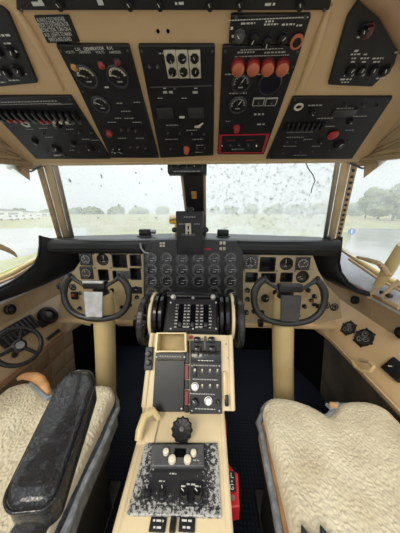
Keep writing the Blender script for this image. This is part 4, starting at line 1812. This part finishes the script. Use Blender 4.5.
# small black side plate, left of the bin
b = MB()
b.prism(quad(((144.8, 370), (152.6, 370), (153.8, 347), (146.6, 347)), mf), .001, .014, 'panel_black', MF, ch=.002)
spp = b.build('side_plate', ped, smooth=0)
for py in (354, 362.5):
    x, y = mf(149.5, py)
    b = MB()
    b.lathe([(0, .014), (.011, .014), (.009, .03), (0, .031)], 'black_plastic', n=20, M=MF @ Matrix.Translation((x, y, 0)), flute=(8, .05))
    b.build('rotary_knob', spp)
# screws and latch on the beige right margin
for px, py in ((226, 344), (228, 358), (226, 378)):
    x, y = mf(px, py)
    part('screw', ('screw', .004, 'grey_metal'), None, ped, M=WM[ped.name].inverted() @ MF @ Matrix.Translation((x, y, .0)))
x, y = mf(226.5, 400)
MB().box((x, y, .008), (.014, .035, .016), 'black_plastic', .004, MF).build('latch', ped)
x, y = mf(225, 385)
MB().box((x, y, .006), (.016, .09, .012), 'cream_paint', .005, MF).build('slide_handle', ped)

# ---- aft deck: black fluted trim knob and cream handle
kx, ky = af(182, 426, .05)
t = thing('rudder_trimmer', 'large black fluted knob standing on the pedestal just aft of the switch panel', 'knob', loc=(kx, ky + .0, ZA))
Mk = Matrix.Translation((kx, ky, ZA + .035)) @ Matrix.Rotation(math.radians(28), 4, 'X')
b = MB()
b.lathe([(0, -.016), (.028, -.016), (.034, -.010), (.034, .010), (.028, .016), (.012, .014), (0, .013)], 'black_plastic', n=72, M=Mk @ Matrix.Diagonal((.9, .9, .9, 1)), flute=(12, .06))
b.build('grip', t)
b = MB()
b.lathe([(.012, 0), (.016, .002), (.012, .03), (0, .03)], 'bezel_dark', n=16, M=Matrix.Translation((kx, ky, ZA + .0015)))
b.build('stem', t)
b = MB()
b.lathe([(.008, .014), (.006, .017), (0, .018)], 'grey_panel', n=14, M=Mk)
b.build('cap', t)

hx, hy = af(148, 430, .02)
t = thing('park_brake_handle', 'cream curved lever handle on the left edge of the pedestal', 'handle', loc=(hx, hy, ZA))
b = MB()
b.tube([(hx - .022, hy - .025, ZA + .014), (hx - .022, hy - .01, ZA + .03), (hx - .018, hy + .025, ZA + .042), (hx + .004, hy + .045, ZA + .040), (hx + .02, hy + .045, ZA + .02), (hx + .022, hy + .042, ZA + .012)],
       [.011, .012, .012, .012, .010, .009], 'cream_paint', n=14)
b.build('grip', t)
b = MB()
b.box((hx - .002, hy + .005, ZA + .0045), (.052, .07, .008), 'beige_pedestal', .003)
b.build('foot', t)

# ---- worn black audio panel on the aft deck
APM = AF @ Matrix.Translation((0, 0, .001))


def ap(px, py, h=.008):
    return on_frame(APM, px, py, h)


t = thing('audio_panel', 'worn black control panel with chipped silver edges on the aft pedestal', 'control panel', M=APM)
wornq = [ap(*p) for p in ((145.5, 442), (217.5, 442.5), (221.5, 516.5), (126.5, 514))]
# paint worn to metal towards the rim
mw = mat('panel_chipped', (0.02, 0.02, 0.021), 0.4)
nt = mw.node_tree
bs = nt.nodes['Principled BSDF']
co = nt.nodes.new('ShaderNodeTexCoord')
sp3 = nt.nodes.new('ShaderNodeSeparateXYZ')
nt.links.new(co.outputs['Generated'], sp3.inputs[0])


def node_math(op, a, c=None):
    nd = nt.nodes.new('ShaderNodeMath')
    nd.operation = op
    for i, v in enumerate((a, c)):
        if v is None:
            continue
        if isinstance(v, (int, float)):
            nd.inputs[i].default_value = v
        else:
            nt.links.new(v, nd.inputs[i])
    return nd.outputs[0]


ex = node_math('ABSOLUTE', node_math('SUBTRACT', sp3.outputs['X'], 0.5))
ey = node_math('ABSOLUTE', node_math('SUBTRACT', sp3.outputs['Y'], 0.62))
edge = node_math('MAXIMUM', node_math('MULTIPLY', ex, 2.0), node_math('MULTIPLY', ey, 1.6))
nn = nt.nodes.new('ShaderNodeTexNoise')
nn.inputs['Scale'].default_value = 120
nn.inputs['Detail'].default_value = 9
nn.inputs['Roughness'].default_value = .75
nt.links.new(co.outputs['Object'], nn.inputs['Vector'])
sm_ = node_math('ADD', node_math('MULTIPLY', edge, 0.36), nn.outputs['Fac'])
rr = nt.nodes.new('ShaderNodeValToRGB')
rr.color_ramp.elements[0].position = .79
rr.color_ramp.elements[1].position = .84
rr.color_ramp.elements[0].color = (0.02, 0.02, 0.021, 1)
rr.color_ramp.elements[1].color = (0.44, 0.43, 0.41, 1)
nt.links.new(sm_, rr.inputs[0])
nt.links.new(rr.outputs[0], bs.inputs['Base Color'])
b = MB()
b.prism(wornq, 0, .008, 'panel_chipped', ch=.0015)
b.build('plate', t, local=True, smooth=0)
b = MB()
b.prism([ap(*p) for p in ((152, 446.5), (203.5, 446.5), (204.5, 468.5), (150.5, 468.5))], .008, .018, 'grey_panel', ch=.002)
b.build('radio_head', t, local=True, smooth=0)
x, y = ap(180, 452.5, .02)
MB().box((x, y, .019), (.032, .020, .004), 'void_black', .001).build('display_window', t, local=True)
for px, py, r in ((165.8, 449.5, .0085), (193.5, 450.5, .0085), (172, 457, .0105), (187.5, 457, .0105)):
    x, y = ap(px, py + 1, .03)
    b = MB()
    b.lathe([(0, .018), (r * .8, .018), (r * .8, .020), (r, .021), (r * .92, .029), (r * .6, .031), (0, .031)], 'knob_cream', n=20, M=Matrix.Translation((x, y, 0)), mats=['knob_silver'] * 3 + ['knob_cream'] * 3)
    b.build('cream_knob', t, local=True)
for px in (147.5, 162.5):
    x, y = ap(px, 492, .02)
    knob(t, x, y, .009, .024, 'black_plastic', z=.008, rot=.4)
b = MB()
b.prism([ap(*p) for p in ((179.5, 482), (203, 482), (204, 506), (178.5, 506))], .008, .013, 'panel_black', ch=.0015)
b.build('sub_panel', t, local=True, smooth=0)
for px in (184, 197.5):
    x, y = ap(px, 494, .03)
    knob(t, x, y, .0105, .026, 'black_gloss', z=.013, rot=.9)
rows = []
for px, py, w in ((191, 484.5, .022), (184, 486.5, .014), (198, 486.5, .014)):
    x, y = ap(px, py, .013)
    rows.append((x, y, w, .0035))
lettering(t, rows, .0135, 'white_print')
lettering(t, [(*ap(173, 476.5), .018, .003), (*ap(190, 511), .02, .003), (*ap(147, 484), .012, .0025), (*ap(162, 484), .014, .003), (*ap(196, 463), .016, .003)], .0186, 'dim_print')
for px, py in ((149, 445), (214.5, 445), (218, 513), (130.5, 511), (200, 465), (154, 466)):
    x, y = ap(px, py)
    screw(t, x, y, .0045, .008 if px not in (200, 154) else .018)

# black label plates at the aft end
for px, lab in ((158, 'left black label plate with white print on the aft pedestal edge'), (187, 'right black label plate with white print on the aft pedestal edge')):
    x, y = af(px - (0 if px > 170 else 0), 525.5)
    M = AF @ Matrix.Translation((x, y, .001))
    t = thing('label_plate', lab, 'placard', M=M)
    MB().box((0, 0, .002), (.036, .022, .004), 'panel_black', .001).build('plate', t, local=True)
    lettering(t, [(0, .005, .024, .0035), (0, -.005, .018, .0035)], .0043, 'white_print')
x, y = af(173, 526)
MB().box((x, y, ZA + .005), (.014, .024, .010), 'black_plastic', .003).build('catch', ped)

# ---- red emergency gear lever on the right flank
lv = thing('landing_gear_lever', 'red emergency landing gear lever lettered L G beside the pedestal', 'lever', loc=(.16, .42, .46))
ZL = .465
pa = [at_z(x, y, ZL) for x, y in ((222.5, 419), (226, 419), (227.5, 462), (233.5, 470), (238, 473), (239.5, 506), (228.5, 508), (225.5, 470), (223, 462))]
b = MB()
b.prism([(p.x, p.y) for p in pa], ZL - .03, ZL, 'red_paint', ch=.003)
b.build('arm', lv, smooth=0)
LF = frame((0, 0, ZL), (1, 0, 0), (0, 1, 0))
q = [on_frame(LF, *p, .004) for p in ((226.5, 471), (235.0, 471), (236.3, 491.5), (228.3, 491.5))]
b = MB()
b.prism(q, .001, .004, 'black_plastic', LF, ch=.0008)
lpl = b.build('label_plate', lv, smooth=0)
for ch_, py in (('L', 475.5), ('•', 481.5), ('G', 487)):
    x, y = on_frame(LF, 231.8, py, .005)
    text(lpl, ch_, x, y, .017, 0, 'white_print', M=WM[lpl.name].inverted() @ LF @ Matrix.Translation((0, 0, .0046)))
x, y = on_frame(LF, 233, 498)
b = MB()
b.lathe([(0, 0), (.006, .001), (.005, .003), (0, .003)], 'grey_metal', n=14, M=LF @ Matrix.Translation((x, y, 0)))
b.build('bolt', lv)
b = MB()
q = [at_z(x, y, ZL - .03) for x, y in ((229, 505), (239, 504), (239.5, 512), (230.5, 514))]
b.prism([(p.x, p.y) for p in q], ZL - .06, ZL - .012, 'red_paint', ch=.003)
b.build('grip', lv, smooth=0)
b = MB()
b.box((.146, .45, ZL - .02), (.012, .10, .03), 'seat_frame', .003)
b.build('mount', lv)

# ================================================================== SEATS
def seat(s, label, fwd=.0):
    x0, x1 = .283, .798
    t = thing('pilot_seat', label, 'seat', loc=(s * .565, .35, 0))

    def outline(u):
        """front edge y for u in 0 (inboard) .. 1"""
        w = u * 2 - 1
        lobe = .672 + fwd + .022 * math.cos((abs(w) - .58) / .42 * math.pi / 2) - .024 * math.exp(-((w - .08) / .17) ** 2)
        k = max(0, abs(w) - .72) / .28
        return lobe - .075 * (1 - math.sqrt(max(0, 1 - k * k)))

    yb = .02
    N = 230

    def top(u, v):
        yf = outline(u)
        # inboard edge leans in a little towards the front
        lean = .018 * v
        x = x0 + lean + (x1 - x0 - lean) * u
        y = yb + (yf - yb) * v
        w = u * 2 - 1
        z = .452 + .022 * abs(w) ** 2.2 - .012 * math.exp(-((w - .1) / .2) ** 2) * v
        e = min(u * (x1 - x0), (1 - u) * (x1 - x0), (1 - v) * (yf - yb))
        rr = .045
        if e < rr:
            z -= .042 * (1 - math.sqrt(max(0, 1 - ((rr - e) / rr) ** 2)))
        q = Vector((x * s, y, 0))
        nb = abs(noise.noise(q * 105)) * -.006 + noise.noise(q * 190 + Vector((3, 1, 2))) * .0022 + noise.noise(q * 14) * .003
        return (s * x, y, z + nb)
    b = MB()
    b.grid(top, N, N, 'sheepskin')
    o = b.build('sheepskin_cover', t, smooth=180)
    # cushion side: exposed foam and cloth edge under the fleece
    ring = []
    for v in [i / 14 for i in range(15)]:
        ring.append((x0 + .018 * v - .012 + .006 * noise.noise(Vector((v * 9, s, 0))), yb + (outline(0) - yb) * v))
    for u in [i / 40 for i in range(1, 41)]:
        ring.append((x0 + .018 + (x1 - x0 - .018) * u, outline(u) - .004))
    ring.append((x1 - .004, yb))
    ring = [(s * x, y) for x, y in ring]
    b = MB()
    inner = ring[:15]
    b.prism(ring, .335, .412, 'orange_foam' if s > 0 else 'blue_edge')
    b.build('cushion', t, smooth=30)
    b = MB()
    pth = [Vector((x, y, .415)) for x, y in ring[:-1]]
    pth = [p + Vector((-s * .004 + noise.noise(p * 30) * .006, noise.noise(p * 31) * .005, noise.noise(p * 28) * .008)) for p in pth]
    b.tube(pth, .011, 'blue_edge', n=8)
    b.build('piping', t)
    b = MB()
    b.prism([(s * (x0 + .01), .03), (s * (x1 - .01), .03), (s * (x1 - .01), .56), (s * (x0 + .01), .56)], .285, .334, 'seat_frame')
    b.build('frame', t, smooth=0)
    for lx in (x0 + .04, x1 - .06):
        MB().box((s * lx, .30, .145), (.04, .46, .285), 'seat_frame', .006).build('leg', t)
    for lx in (x0 + .04, x1 - .06):
        MB().box((s * lx, .30, .012), (.05, .62, .02), 'seat_frame', .004).build('rail', t)
    return t, outline, (x0, x1)


sl, ol, _ = seat(-1, 'left pilot seat with cream sheepskin cover and a cracked black leather armrest', .028)
sr, orr, _ = seat(1, 'right pilot seat with cream sheepskin cover and exposed orange foam edge')

# torn foam showing at the front of the left cushion
b = MB()


pf = [at_z(x_, y_, .480) for x_, y_ in ((17, 379.5), (22, 377), (28, 376), (35, 377), (41, 380.5), (46, 387), (49, 393))]
b.tube(pf, [.008, .013, .018, .021, .020, .015, .007], 'orange_foam', n=12)
b.build('exposed_foam', sl, smooth=80)
b = MB()
b.tube([at_z(x, y, .468) for x, y in ((30, 383), (36, 388), (42, 394), (48, 398), (53, 396))], [.005, .009, .011, .010, .006], 'blue_edge', n=8)
b.build('torn_edge', sl)
b = MB()
b.tube([at_z(x, y, .46) for x, y in ((326, 404), (330, 407), (335, 406.5), (338, 403))], [.006, .010, .011, .006], 'blue_edge', n=8)
b.build('torn_edge', sr)
b = MB()
c = at_z(333, 405, .47)
b.box((c.x, c.y, .47), (.028, .016, .02), 'orange_foam', .006)
b.build('exposed_foam', sr)

# armrest of the left seat: long cracked leather pad
ZT = .70
pa = [at_z(x, y, ZT) for x, y in ((60, 378), (73, 368), (90, 368.5), (95, 380), (55, 493), (42, 505), (8, 508), (2.5, 494))]
pts2 = round_poly([(p.x, p.y) for p in pa], .02, 5)
b = MB()
cxm = sum(p[0] for p in pts2) / len(pts2)
cym = sum(p[1] for p in pts2) / len(pts2)
rings = []
for d, z in ((.006, ZT - .075), (.0, ZT - .066), (-.001, ZT - .022), (.003, ZT - .010), (.009, ZT - .003), (.018, ZT + .001), (.03, ZT + .003)):
    rings.append([(x, y, z) for x, y in shrink(pts2, d)])
n = len(pts2)
vs_ = [p for r in rings for p in r]
fs_ = [[k * n + i, k * n + (i + 1) % n, (k + 1) * n + (i + 1) % n, (k + 1) * n + i] for k in range(len(rings) - 1) for i in range(n)]
fs_ += [list(range(n))[::-1], [(len(rings) - 1) * n + i for i in range(n)]]
b.add(vs_, fs_, 'black_leather')
ar = b.build('armrest', sl, smooth=60)
b = MB()
b.tube([(x, y, ZT - .012) for x, y in shrink(pts2, -.002)], .003, 'black_leather', n=6, closed=True)
b.build('armrest_piping', ar, smooth=60)
b = MB()
c = at_z(30, 520, .62)
b.box((c.x, c.y + .01, .60), (.05, .07, .05), 'seat_frame', .008)
b.box((c.x - .01, c.y - .02, .46), (.03, .05, .28), 'seat_frame', .006)
b.build('armrest_bracket', ar)
b = MB()
c2 = at_z(34, 518, .63)
b.lathe([(0, 0), (.012, 0), (.010, .008), (0, .009)], 'grey_metal', n=16, M=Matrix.Translation((c2.x, c2.y, .626)))
b.build('armrest_bolt', ar)

# black pointed tips lying on the right sheepskin at the photo's bottom edge
for px, lab in ((302, 'left one of two black pointed strap ends on the right sheepskin'), (321, 'right one of two black pointed strap ends on the right sheepskin')):
    c = at_z(px, 524, .50)
    b = MB()
    b.prism([(c.x - .014, c.y - .07), (c.x + .024, c.y - .07), (c.x + .020, c.y - .02), (c.x + .002, c.y + .004), (c.x - .008, c.y - .02)], .478, .492, 'black_rubber', ch=.002)
    tag(b.build('strap_end', smooth=0), lab, 'strap')

# ================================================================== OVERHEAD PANELS
def ov_panel(name, label, pts, cat='overhead panel', th=.008, m='panel_black', rnd=.004, screws=True):
    M = OV @ Matrix.Translation((0, 0, .0006))
    t = thing(name, label, cat, M=M)
    poly = round_poly(ovp(pts, th), rnd)
    b = MB()
    b.prism(poly, 0, th, m, ch=.0015)
    b.build('plate', t, local=True, smooth=0)
    if screws:
        for x, y in shrink(ovp(pts, th), .012):
            screw(t, x, y, .003, th, 'bezel_grey')
    return t


H8 = .008


def OA(px, py):
    return ov(px, py, H8)


def rows_of(t, L, m='dim_print', z=H8 + .0004):
    lettering(t, [(*OA(px, py), w, h) for px, py, w, h in L], z, m)


# generator panel
t = ov_panel('overhead_panel', 'overhead panel with two cream-arced ammeters, left of the centre panel', [(55.5, 45), (129, 45.5), (159, 158), (111, 158), (78, 88)])
for px in (86.5, 118):
    x, y = OA(px, 76)
    gauge(t, x, y, .029, z=H8, arc=(10, 170), needle=160, tickm='plate_cream', nm='plate_cream', arcw=.14, body=False)
x, y = OA(101, 104)
gauge(t, x, y, .027, z=H8, arc=(20, 170), needle=150, body=False, tickm='dim_print')
for px, py, l in ((74.5, 66.5, 'amber_lens'), (101.5, 64.5, 'red_plastic'), (118, 62, 'red_dark')):
    x, y = OA(px, py)
    lamp(t, x, y, .0085, l, z=H8)
x, y = OA(109.5, 132)
lamp(t, x, y, .011, 'red_plastic', z=H8, h=.014, name='red_button')
for px in (113, 119):
    x, y = OA(px, 146)
    b = MB()
    b.tube([(x - .007, y - .02, H8), (x - .006, y - .012, H8 + .02), (x, y + .006, H8 + .03), (x + .006, y - .012, H8 + .02), (x + .007, y - .02, H8)], .0022, 'chrome', n=8)
    b.build('switch_guard', t, local=True)
    toggle(t, x, y - .01, .005, 'chrome', z=H8)
for px, py in ((122, 129), (129, 129), (136, 130), (131, 146), (138, 146), (146, 147)):
    x, y = OA(px, py)
    toggle(t, x, y, .0055, 'bezel_grey', z=H8)
xx, yy = OA(92, 48.5)
text(t, 'L.H.   GENERATOR   R.H.', xx + .005, yy, .0085, H8 + .0004, 'white_print')
for s_, px in (('VOLTS', 70), ('AMPERES', 85), ('VOLTS', 100), ('AMPERES', 115)):
    xx, yy = OA(px, 52)
    text(t, s_, xx, yy, .0072, H8 + .0004, 'dim_print')
rows_of(t, [(107, 87, .014, .004)], 'white_print')
rows_of(t, [(120, 103, .02, .003), (126, 111, .03, .003), (129, 118, .03, .003), (118, 118, .02, .003), (112, 122, .03, .003), (137, 122, .03, .003), (140, 138, .03, .003), (122, 138, .03, .003), (137, 102, .02, .003)])

# centre panel
t = ov_panel('overhead_panel', 'overhead panel with three cream twin-knob plates, in the centre', [(138, 45.5), (215, 45.5), (213.5, 155.5), (160.5, 158)])
for px in (171.5, 183, 195):
    x, y = OA(px, 64)
    b = MB()
    b.box((x, y, H8 + .002), (.028, .060, .004), 'plate_cream', .001)
    pk = b.build('selector_plate', t, local=True)
    for dy in (-.0145, .0145):
        knob(pk, x, y + dy, .0095, .006, 'black_plastic', z=H8 + .004, rot=px * dy * 9)
b = MB()
c = OA(184, 120)
xa, ya = OA(148, 87)
xb, yb_ = OA(214, 87)
b.box(((xa + xb) / 2, ya, H8 + .001), (xb - xa - .01, .002, .002), 'bezel_grey')
b.build('divider', t, local=True)
rows_of(t, [(168, 92, .028, .007), (196.5, 92, .022, .007)], 'dim_print')
for px in (165.5, 196):
    x, y = OA(px, 112)
    MB().box((x, y, H8 + .003), (.05, .035, .006), 'bezel_dark', .002).build('indicator_window', t, local=True)
x, y = OA(182, 116.5)
MB().box((x, y, H8 + .002), (.018, .006, .004), 'white_print', .001).build('white_marker', t, local=True)
x, y = OA(199, 124)
b = MB()
b.tube([(x - .014, y - .004, H8 + .006), (x, y, H8 + .010), (x + .014, y + .010, H8 + .006)], [.003, .0045, .002], 'plate_cream', n=8)
b.build('pointer_lever', t, local=True)
x, y = OA(186.5, 148.5)
knob(t, x, y, .011, .02, 'orange_plastic', z=H8, fl=0, pointer=False, name='orange_knob')
for px, py in ((171, 148), (197, 147), (205, 147), (168, 132), (180, 132), (192, 133), (204, 133), (150, 66), (158, 66), (175, 87.5)):
    x, y = OA(px, py)
    toggle(t, x, y, .005, 'bezel_grey', z=H8)
rows_of(t, [(165, 88, .01, .003), (196, 88, .01, .003), (160, 98, .014, .003), (184, 98, .014, .003), (172, 125, .04, .003), (192, 130, .04, .003), (172, 139, .05, .003), (198, 139, .04, .003), (199, 152, .03, .003), (200, 145, .03, .003), (165, 53, .03, .003), (192, 53, .03, .003)])
for px, py in ((158, 31), (168, 31)):
    x, y = ov(px, py)
    b = MB()
    b.lathe([(0, 0), (.004, 0), (.003, .002), (0, .002)], 'void_black', n=10, M=OV @ Matrix.Translation((x, y, .0005)))
    tag(b.build('screw', loc=None), 'tiny dark screw in the bare beige overhead above the centre panel', 'screw', 'two screws in the beige overhead')

# engine fire panel
t = ov_panel('overhead_panel', 'overhead panel with four red fire knobs in a row and a red-bordered strip', [(222.5, 46), (302, 46), (297, 62), (264, 154.5), (217.5, 154.5)])
for px in (238, 253, 267.5, 282):
    x, y = OA(px, 65)
    b = MB()
    b.lathe([(.0185, 0), (.0185, .005), (.016, .008), (.0155, .016), (.011, .020), (0, .021)], 'red_plastic', n=24, M=Matrix.Translation((x, y, H8)),
            mats=['red_dark', 'red_dark', 'red_plastic', 'orange_plastic', 'orange_plastic'])
    b.build('fire_knob', t, local=True)
x, y = OA(270, 82)
b = MB()
b.lathe([(.030, 0), (.030, .005), (.027, .007), (.026, .003), (0, .002)], 'blue_lens', n=32, M=Matrix.Translation((x, y, H8)), mats=['bezel_dark', 'bezel_dark', 'blue_lens', 'blue_lens'])
b.build('blank_cap', t, local=True)
for px, py, r in ((241, 82.5, .026), (238, 104.5, .027)):
    x, y = OA(px, py)
    gauge(t, x, y, r, z=H8, arc=(0, 190), needle=60, tickm='dim_print', body=False)
for px in (258.5, 271):
    x, y = OA(px, 101)
    MB().box((x, y, H8 + .002), (.034, .024, .004), 'dim_print', .001).build('switch_frame', t, local=True)
    MB().box((x, y, H8 + .003), (.029, .019, .004), 'panel_black', .001).build('switch_plate', t, local=True)
    toggle(t, x, y, .005, 'bezel_grey', z=H8 + .005)
x, y = OA(236.5, 127.5)
knob(t, x, y, .0105, .016, 'red_plastic', z=H8, fl=0, pointer=False, name='red_button')
b = MB()
fr = [OA(*p) for p in ((219.5, 134.5), (269.5, 133.5), (263.5, 153), (218.5, 153))]
b.plate(fr, [shrink(fr, .010)], H8, H8 + .001, 'red_print')
b.build('red_border', t, local=True, smooth=0)
for px in (222, 230, 239, 248, 256):
    x, y = OA(px, 144)
    toggle(t, x, y, .0055, 'chrome' if px in (222, 256) else 'bezel_grey', z=H8)
rows_of(t, [(231, 140, .03, .003), (250, 140, .03, .003)], 'red_print')
rows_of(t, [(262, 49, .10, .002), (262, 55.5, .13, .002), (246, 52, .04, .003), (275, 52, .05, .003), (229, 74, .02, .003), (258, 74, .02, .003), (285, 73, .02, .003), (238, 93, .05, .003), (259, 114, .03, .006), (261, 124, .025, .005), (228, 121, .015, .003), (238, 149, .05, .003)])

# switch strip above the fire panel
t = ov_panel('overhead_panel', 'small overhead panel of black knobs with an orange ring, above the fire knobs', [(231, 15), (311.5, 15), (302.5, 43.5), (228.5, 43.5)])
for px, py, m_ in ((239.5, 35.5, 'grey_metal'), (254, 36.5, 'black_plastic'), (267, 40, 'black_plastic'), (282, 37.5, 'black_plastic')):
    x, y = OA(px, py)
    knob(t, x, y, .011, .010, m_ if m_ == 'black_plastic' else 'bezel_grey', z=H8, rot=px)
x, y = OA(296.5, 40)
b = MB()
b.tube([(x + .011 * math.cos(a), y + .011 * math.sin(a), H8 + .005) for a in [i * math.pi / 10 for i in range(20)]], .0035, 'orange_plastic', n=8, closed=True)
b.build('orange_ring', t, local=True)
b = MB()
b.lathe([(.009, 0), (.009, .008), (0, .009)], 'black_plastic', n=16, M=Matrix.Translation((x, y, H8)))
b.build('ring_centre', t, local=True)
rows_of(t, [(248, 23, .03, .003), (271, 24, .03, .003), (289, 24, .03, .003), (300, 25, .015, .003), (232, 28, .006, .005), (233, 36, .006, .005)], 'white_print')
rows_of(t, [(268, 18.5, .17, .0018), (270, 21, .02, .003)], 'white_print')

# left lower panel
t = ov_panel('overhead_panel', 'wide overhead circuit panel over the left windshield, with a row of breakers', [(-22, 97), (71, 96.5), (111, 159), (36, 159)])
for k in range(13):
    px = -2 + 6.6 * k
    x, y = OA(px, 114 + .15 * k)
    cm = 'red_plastic' if k in (1, 2, 3, 6, 7) else ('plate_cream' if k in (8, 9, 10) else 'bezel_grey')
    b = MB()
    b.box((x, y + .006, H8 + .008), (.013, .026, .016), 'black_plastic', .003)
    b.build('switch_guard', t, local=True)
    b = MB()
    b.lathe([(.0055, 0), (.0055, .012), (0, .013)], cm, n=12, M=Matrix.Translation((x, y - .016, H8)))
    b.build('breaker', t, local=True)
x, y = OA(26, 123)
b = MB()
b.tube([(x + .011 * math.cos(a), y + .008 * math.sin(a), H8 + .004) for a in [i * math.pi / 10 for i in range(20)]], .0032, 'white_print', n=8, closed=True)
b.build('white_ring', t, local=True)
for px, py, r in ((57, 124, .015), (35, 141, .011), (56, 148, .016), (90, 147, .014), (73, 143, .010)):
    x, y = OA(px, py)
    knob(t, x, y, r, .011, 'black_plastic', z=H8, rot=px)
x, y = OA(56, 150)
MB().box((x, y - .012, H8 + .008), (.034, .008, .016), 'grey_metal', .003).build('lever', t, local=True)
for px, py in ((44, 133), (66, 132), (80, 132), (92, 132), (48, 151), (66, 155), (80, 151), (100, 150)):
    x, y = OA(px, py)
    toggle(t, x, y, .005, 'bezel_grey', z=H8)
rows_of(t, [(25, 101.5, .2, .003), (20, 104, .26, .002), (60, 104, .08, .002), (45, 124, .02, .003), (43, 128, .03, .003), (70, 124, .03, .003), (70, 129, .03, .003), (49, 137, .03, .003), (72, 150, .02, .003), (86, 139, .03, .003), (30, 129, .03, .002), (95, 140, .03, .003)])

# right lower panel
t = ov_panel('overhead_panel', 'wide overhead switch panel over the right windshield, with a red oval knob', [(293, 97.5), (393, 97.5), (352, 159), (266, 159)])
x, y = OA(298.5, 106)
b = MB()
b.tube([(x + .011 * math.cos(a), y + .009 * math.sin(a), H8 + .003) for a in [i * math.pi / 10 for i in range(20)]], .003, 'plate_cream', n=8, closed=True)
b.build('ring', t, local=True)
x, y = OA(333, 133.5)
b = MB()
b.lathe([(.008, 0), (.008, .004), (.017, .005), (.017, .009), (.012, .011), (0, .011)], 'red_plastic', n=24, M=Matrix.Translation((x, y, H8)))
b.build('red_knob', t, local=True)
for px, py, r in ((339, 144, .019), (320, 141, .008), (312, 111, .009), (350, 120, .010)):
    x, y = OA(px, py)
    knob(t, x, y, r, .012, 'black_plastic', z=H8, rot=px)
for k in range(8):
    x, y = OA(287 + 5 * k, 125)
    MB().box((x, y, H8 + .005), (.010, .028, .010), 'black_plastic', .002).build('rocker_switch', t, local=True)
for px, py in ((287, 141), (295, 141), (303, 139), (312, 150), (300, 151), (283, 152), (328, 149), (348, 141), (345, 105), (362, 105), (376, 106)):
    x, y = OA(px, py)
    toggle(t, x, y, .005, 'bezel_grey', z=H8)
x, y = OA(344, 112)
MB().box((x, y, H8 + .004), (.07, .025, .004), 'bezel_dark', .0015).build('label_holder', t, local=True)
rows_of(t, [(315, 105, .04, .004), (312, 114, .008, .008), (300, 132, .09, .002), (295, 137, .06, .003), (308, 139, .03, .003), (290, 146, .05, .003), (300, 155, .05, .003), (316, 146, .03, .003), (345, 108, .05, .003), (325, 118, .05, .003), (330, 126, .03, .003), (360, 116, .04, .003), (350, 130, .03, .003)])

# upper right and upper left panels
t = ov_panel('overhead_panel', 'pointed overhead panel with four black knobs, at the upper right', [(362, -4), (372, 2), (402, 38), (394, 66), (372, 87), (328, 85), (347, 18)], screws=False)
x, y = OA(367, 30)
knob(t, x, y, .012, .010, 'red_dark', z=H8)
x, y = OA(362.5, 30)
knob(t, x, y + .002, .009, .015, 'black_plastic', z=H8)
for k, px in enumerate((350.5, 361, 373, 385)):
    x, y = OA(px, 70)
    knob(t, x, y, .0115, .009, 'black_plastic', z=H8, rot=-.4 + .3 * k)
    if k < 2:
        x, y = OA(px + 2, 74.5)
        lamp(t, x, y, .003, 'white_print', z=H8)
rows_of(t, [(364, 36.5, .03, .004), (357, 50.5, .012, .004), (355.5, 54, .022, .003), (354.5, 58, .014, .003), (353, 61.5, .01, .003), (366, 54, .01, .003), (365, 58, .022, .003), (364, 61.5, .01, .003), (378, 58, .026, .003), (377, 61.5, .018, .003), (347, 75.5, .016, .003), (346, 79, .03, .004), (345, 82, .02, .003), (370, 75, .018, .003), (380, 78, .02, .003), (397, 52, .01, .004)], 'white_print')

t = ov_panel('overhead_panel', 'overhead panel with a few knobs and white legends, at the upper left corner', [(-14, 4), (2, 8), (9, 14), (38, 83), (-12, 88)], screws=False)
for px, py in ((12, 52), (-3, 50), (6, 72), (18, 70)):
    x, y = OA(px, py)
    knob(t, x, y, .012, .010, 'black_plastic', z=H8, rot=px)
rows_of(t, [(4, 35, .03, .004), (8, 43, .02, .003), (3, 74, .025, .004), (14, 80, .03, .003), (2, 82, .02, .003), (24, 74, .015, .003)], 'white_print')
x, y = OA(16, 51)
lamp(t, x, y, .003, 'white_print', z=H8)

# top strip
t = ov_panel('overhead_panel', 'long black overhead strip running across the very top', [(15, -30), (336, -30), (329.5, 10.5), (16.5, 10.5)])
rows_of(t, [(37, 3.5, .02, .006), (41, 2, .008, .01), (101, 2, .014, .008), (270, 4, .02, .004), (180, 3, .02, .004)], 'white_print')
for px in (60, 130, 160, 210, 240, 300):
    x, y = OA(px, 3)
    knob(t, x, y, .008, .012, 'black_plastic', z=H8)

# placard
t = ov_panel('placard', 'black placard with five lines of white warning text on the beige overhead', [(33.5, 15.8), (69, 15.2), (80, 42.5), (47.5, 43.5)], cat='placard', th=.003, screws=False, rnd=.003)
lines = ['ALWAYS COLD WEATHER', 'PRIOR TO EXTENSION OR', 'RETRACTION, TURN ON A', 'AUX. LIGHTS TO MAIN', 'SWITCH AND GUARD']
for k, s_ in enumerate(lines):
    py = 19.5 + 4.9 * k
    x, y = ov(51 + 2.35 * k, py, .003)
    text(t, s_, x, y, .0100, .0036, 'white_print', width=.0033 * len(s_), bold=.004)

bpy.context.view_layer.update()
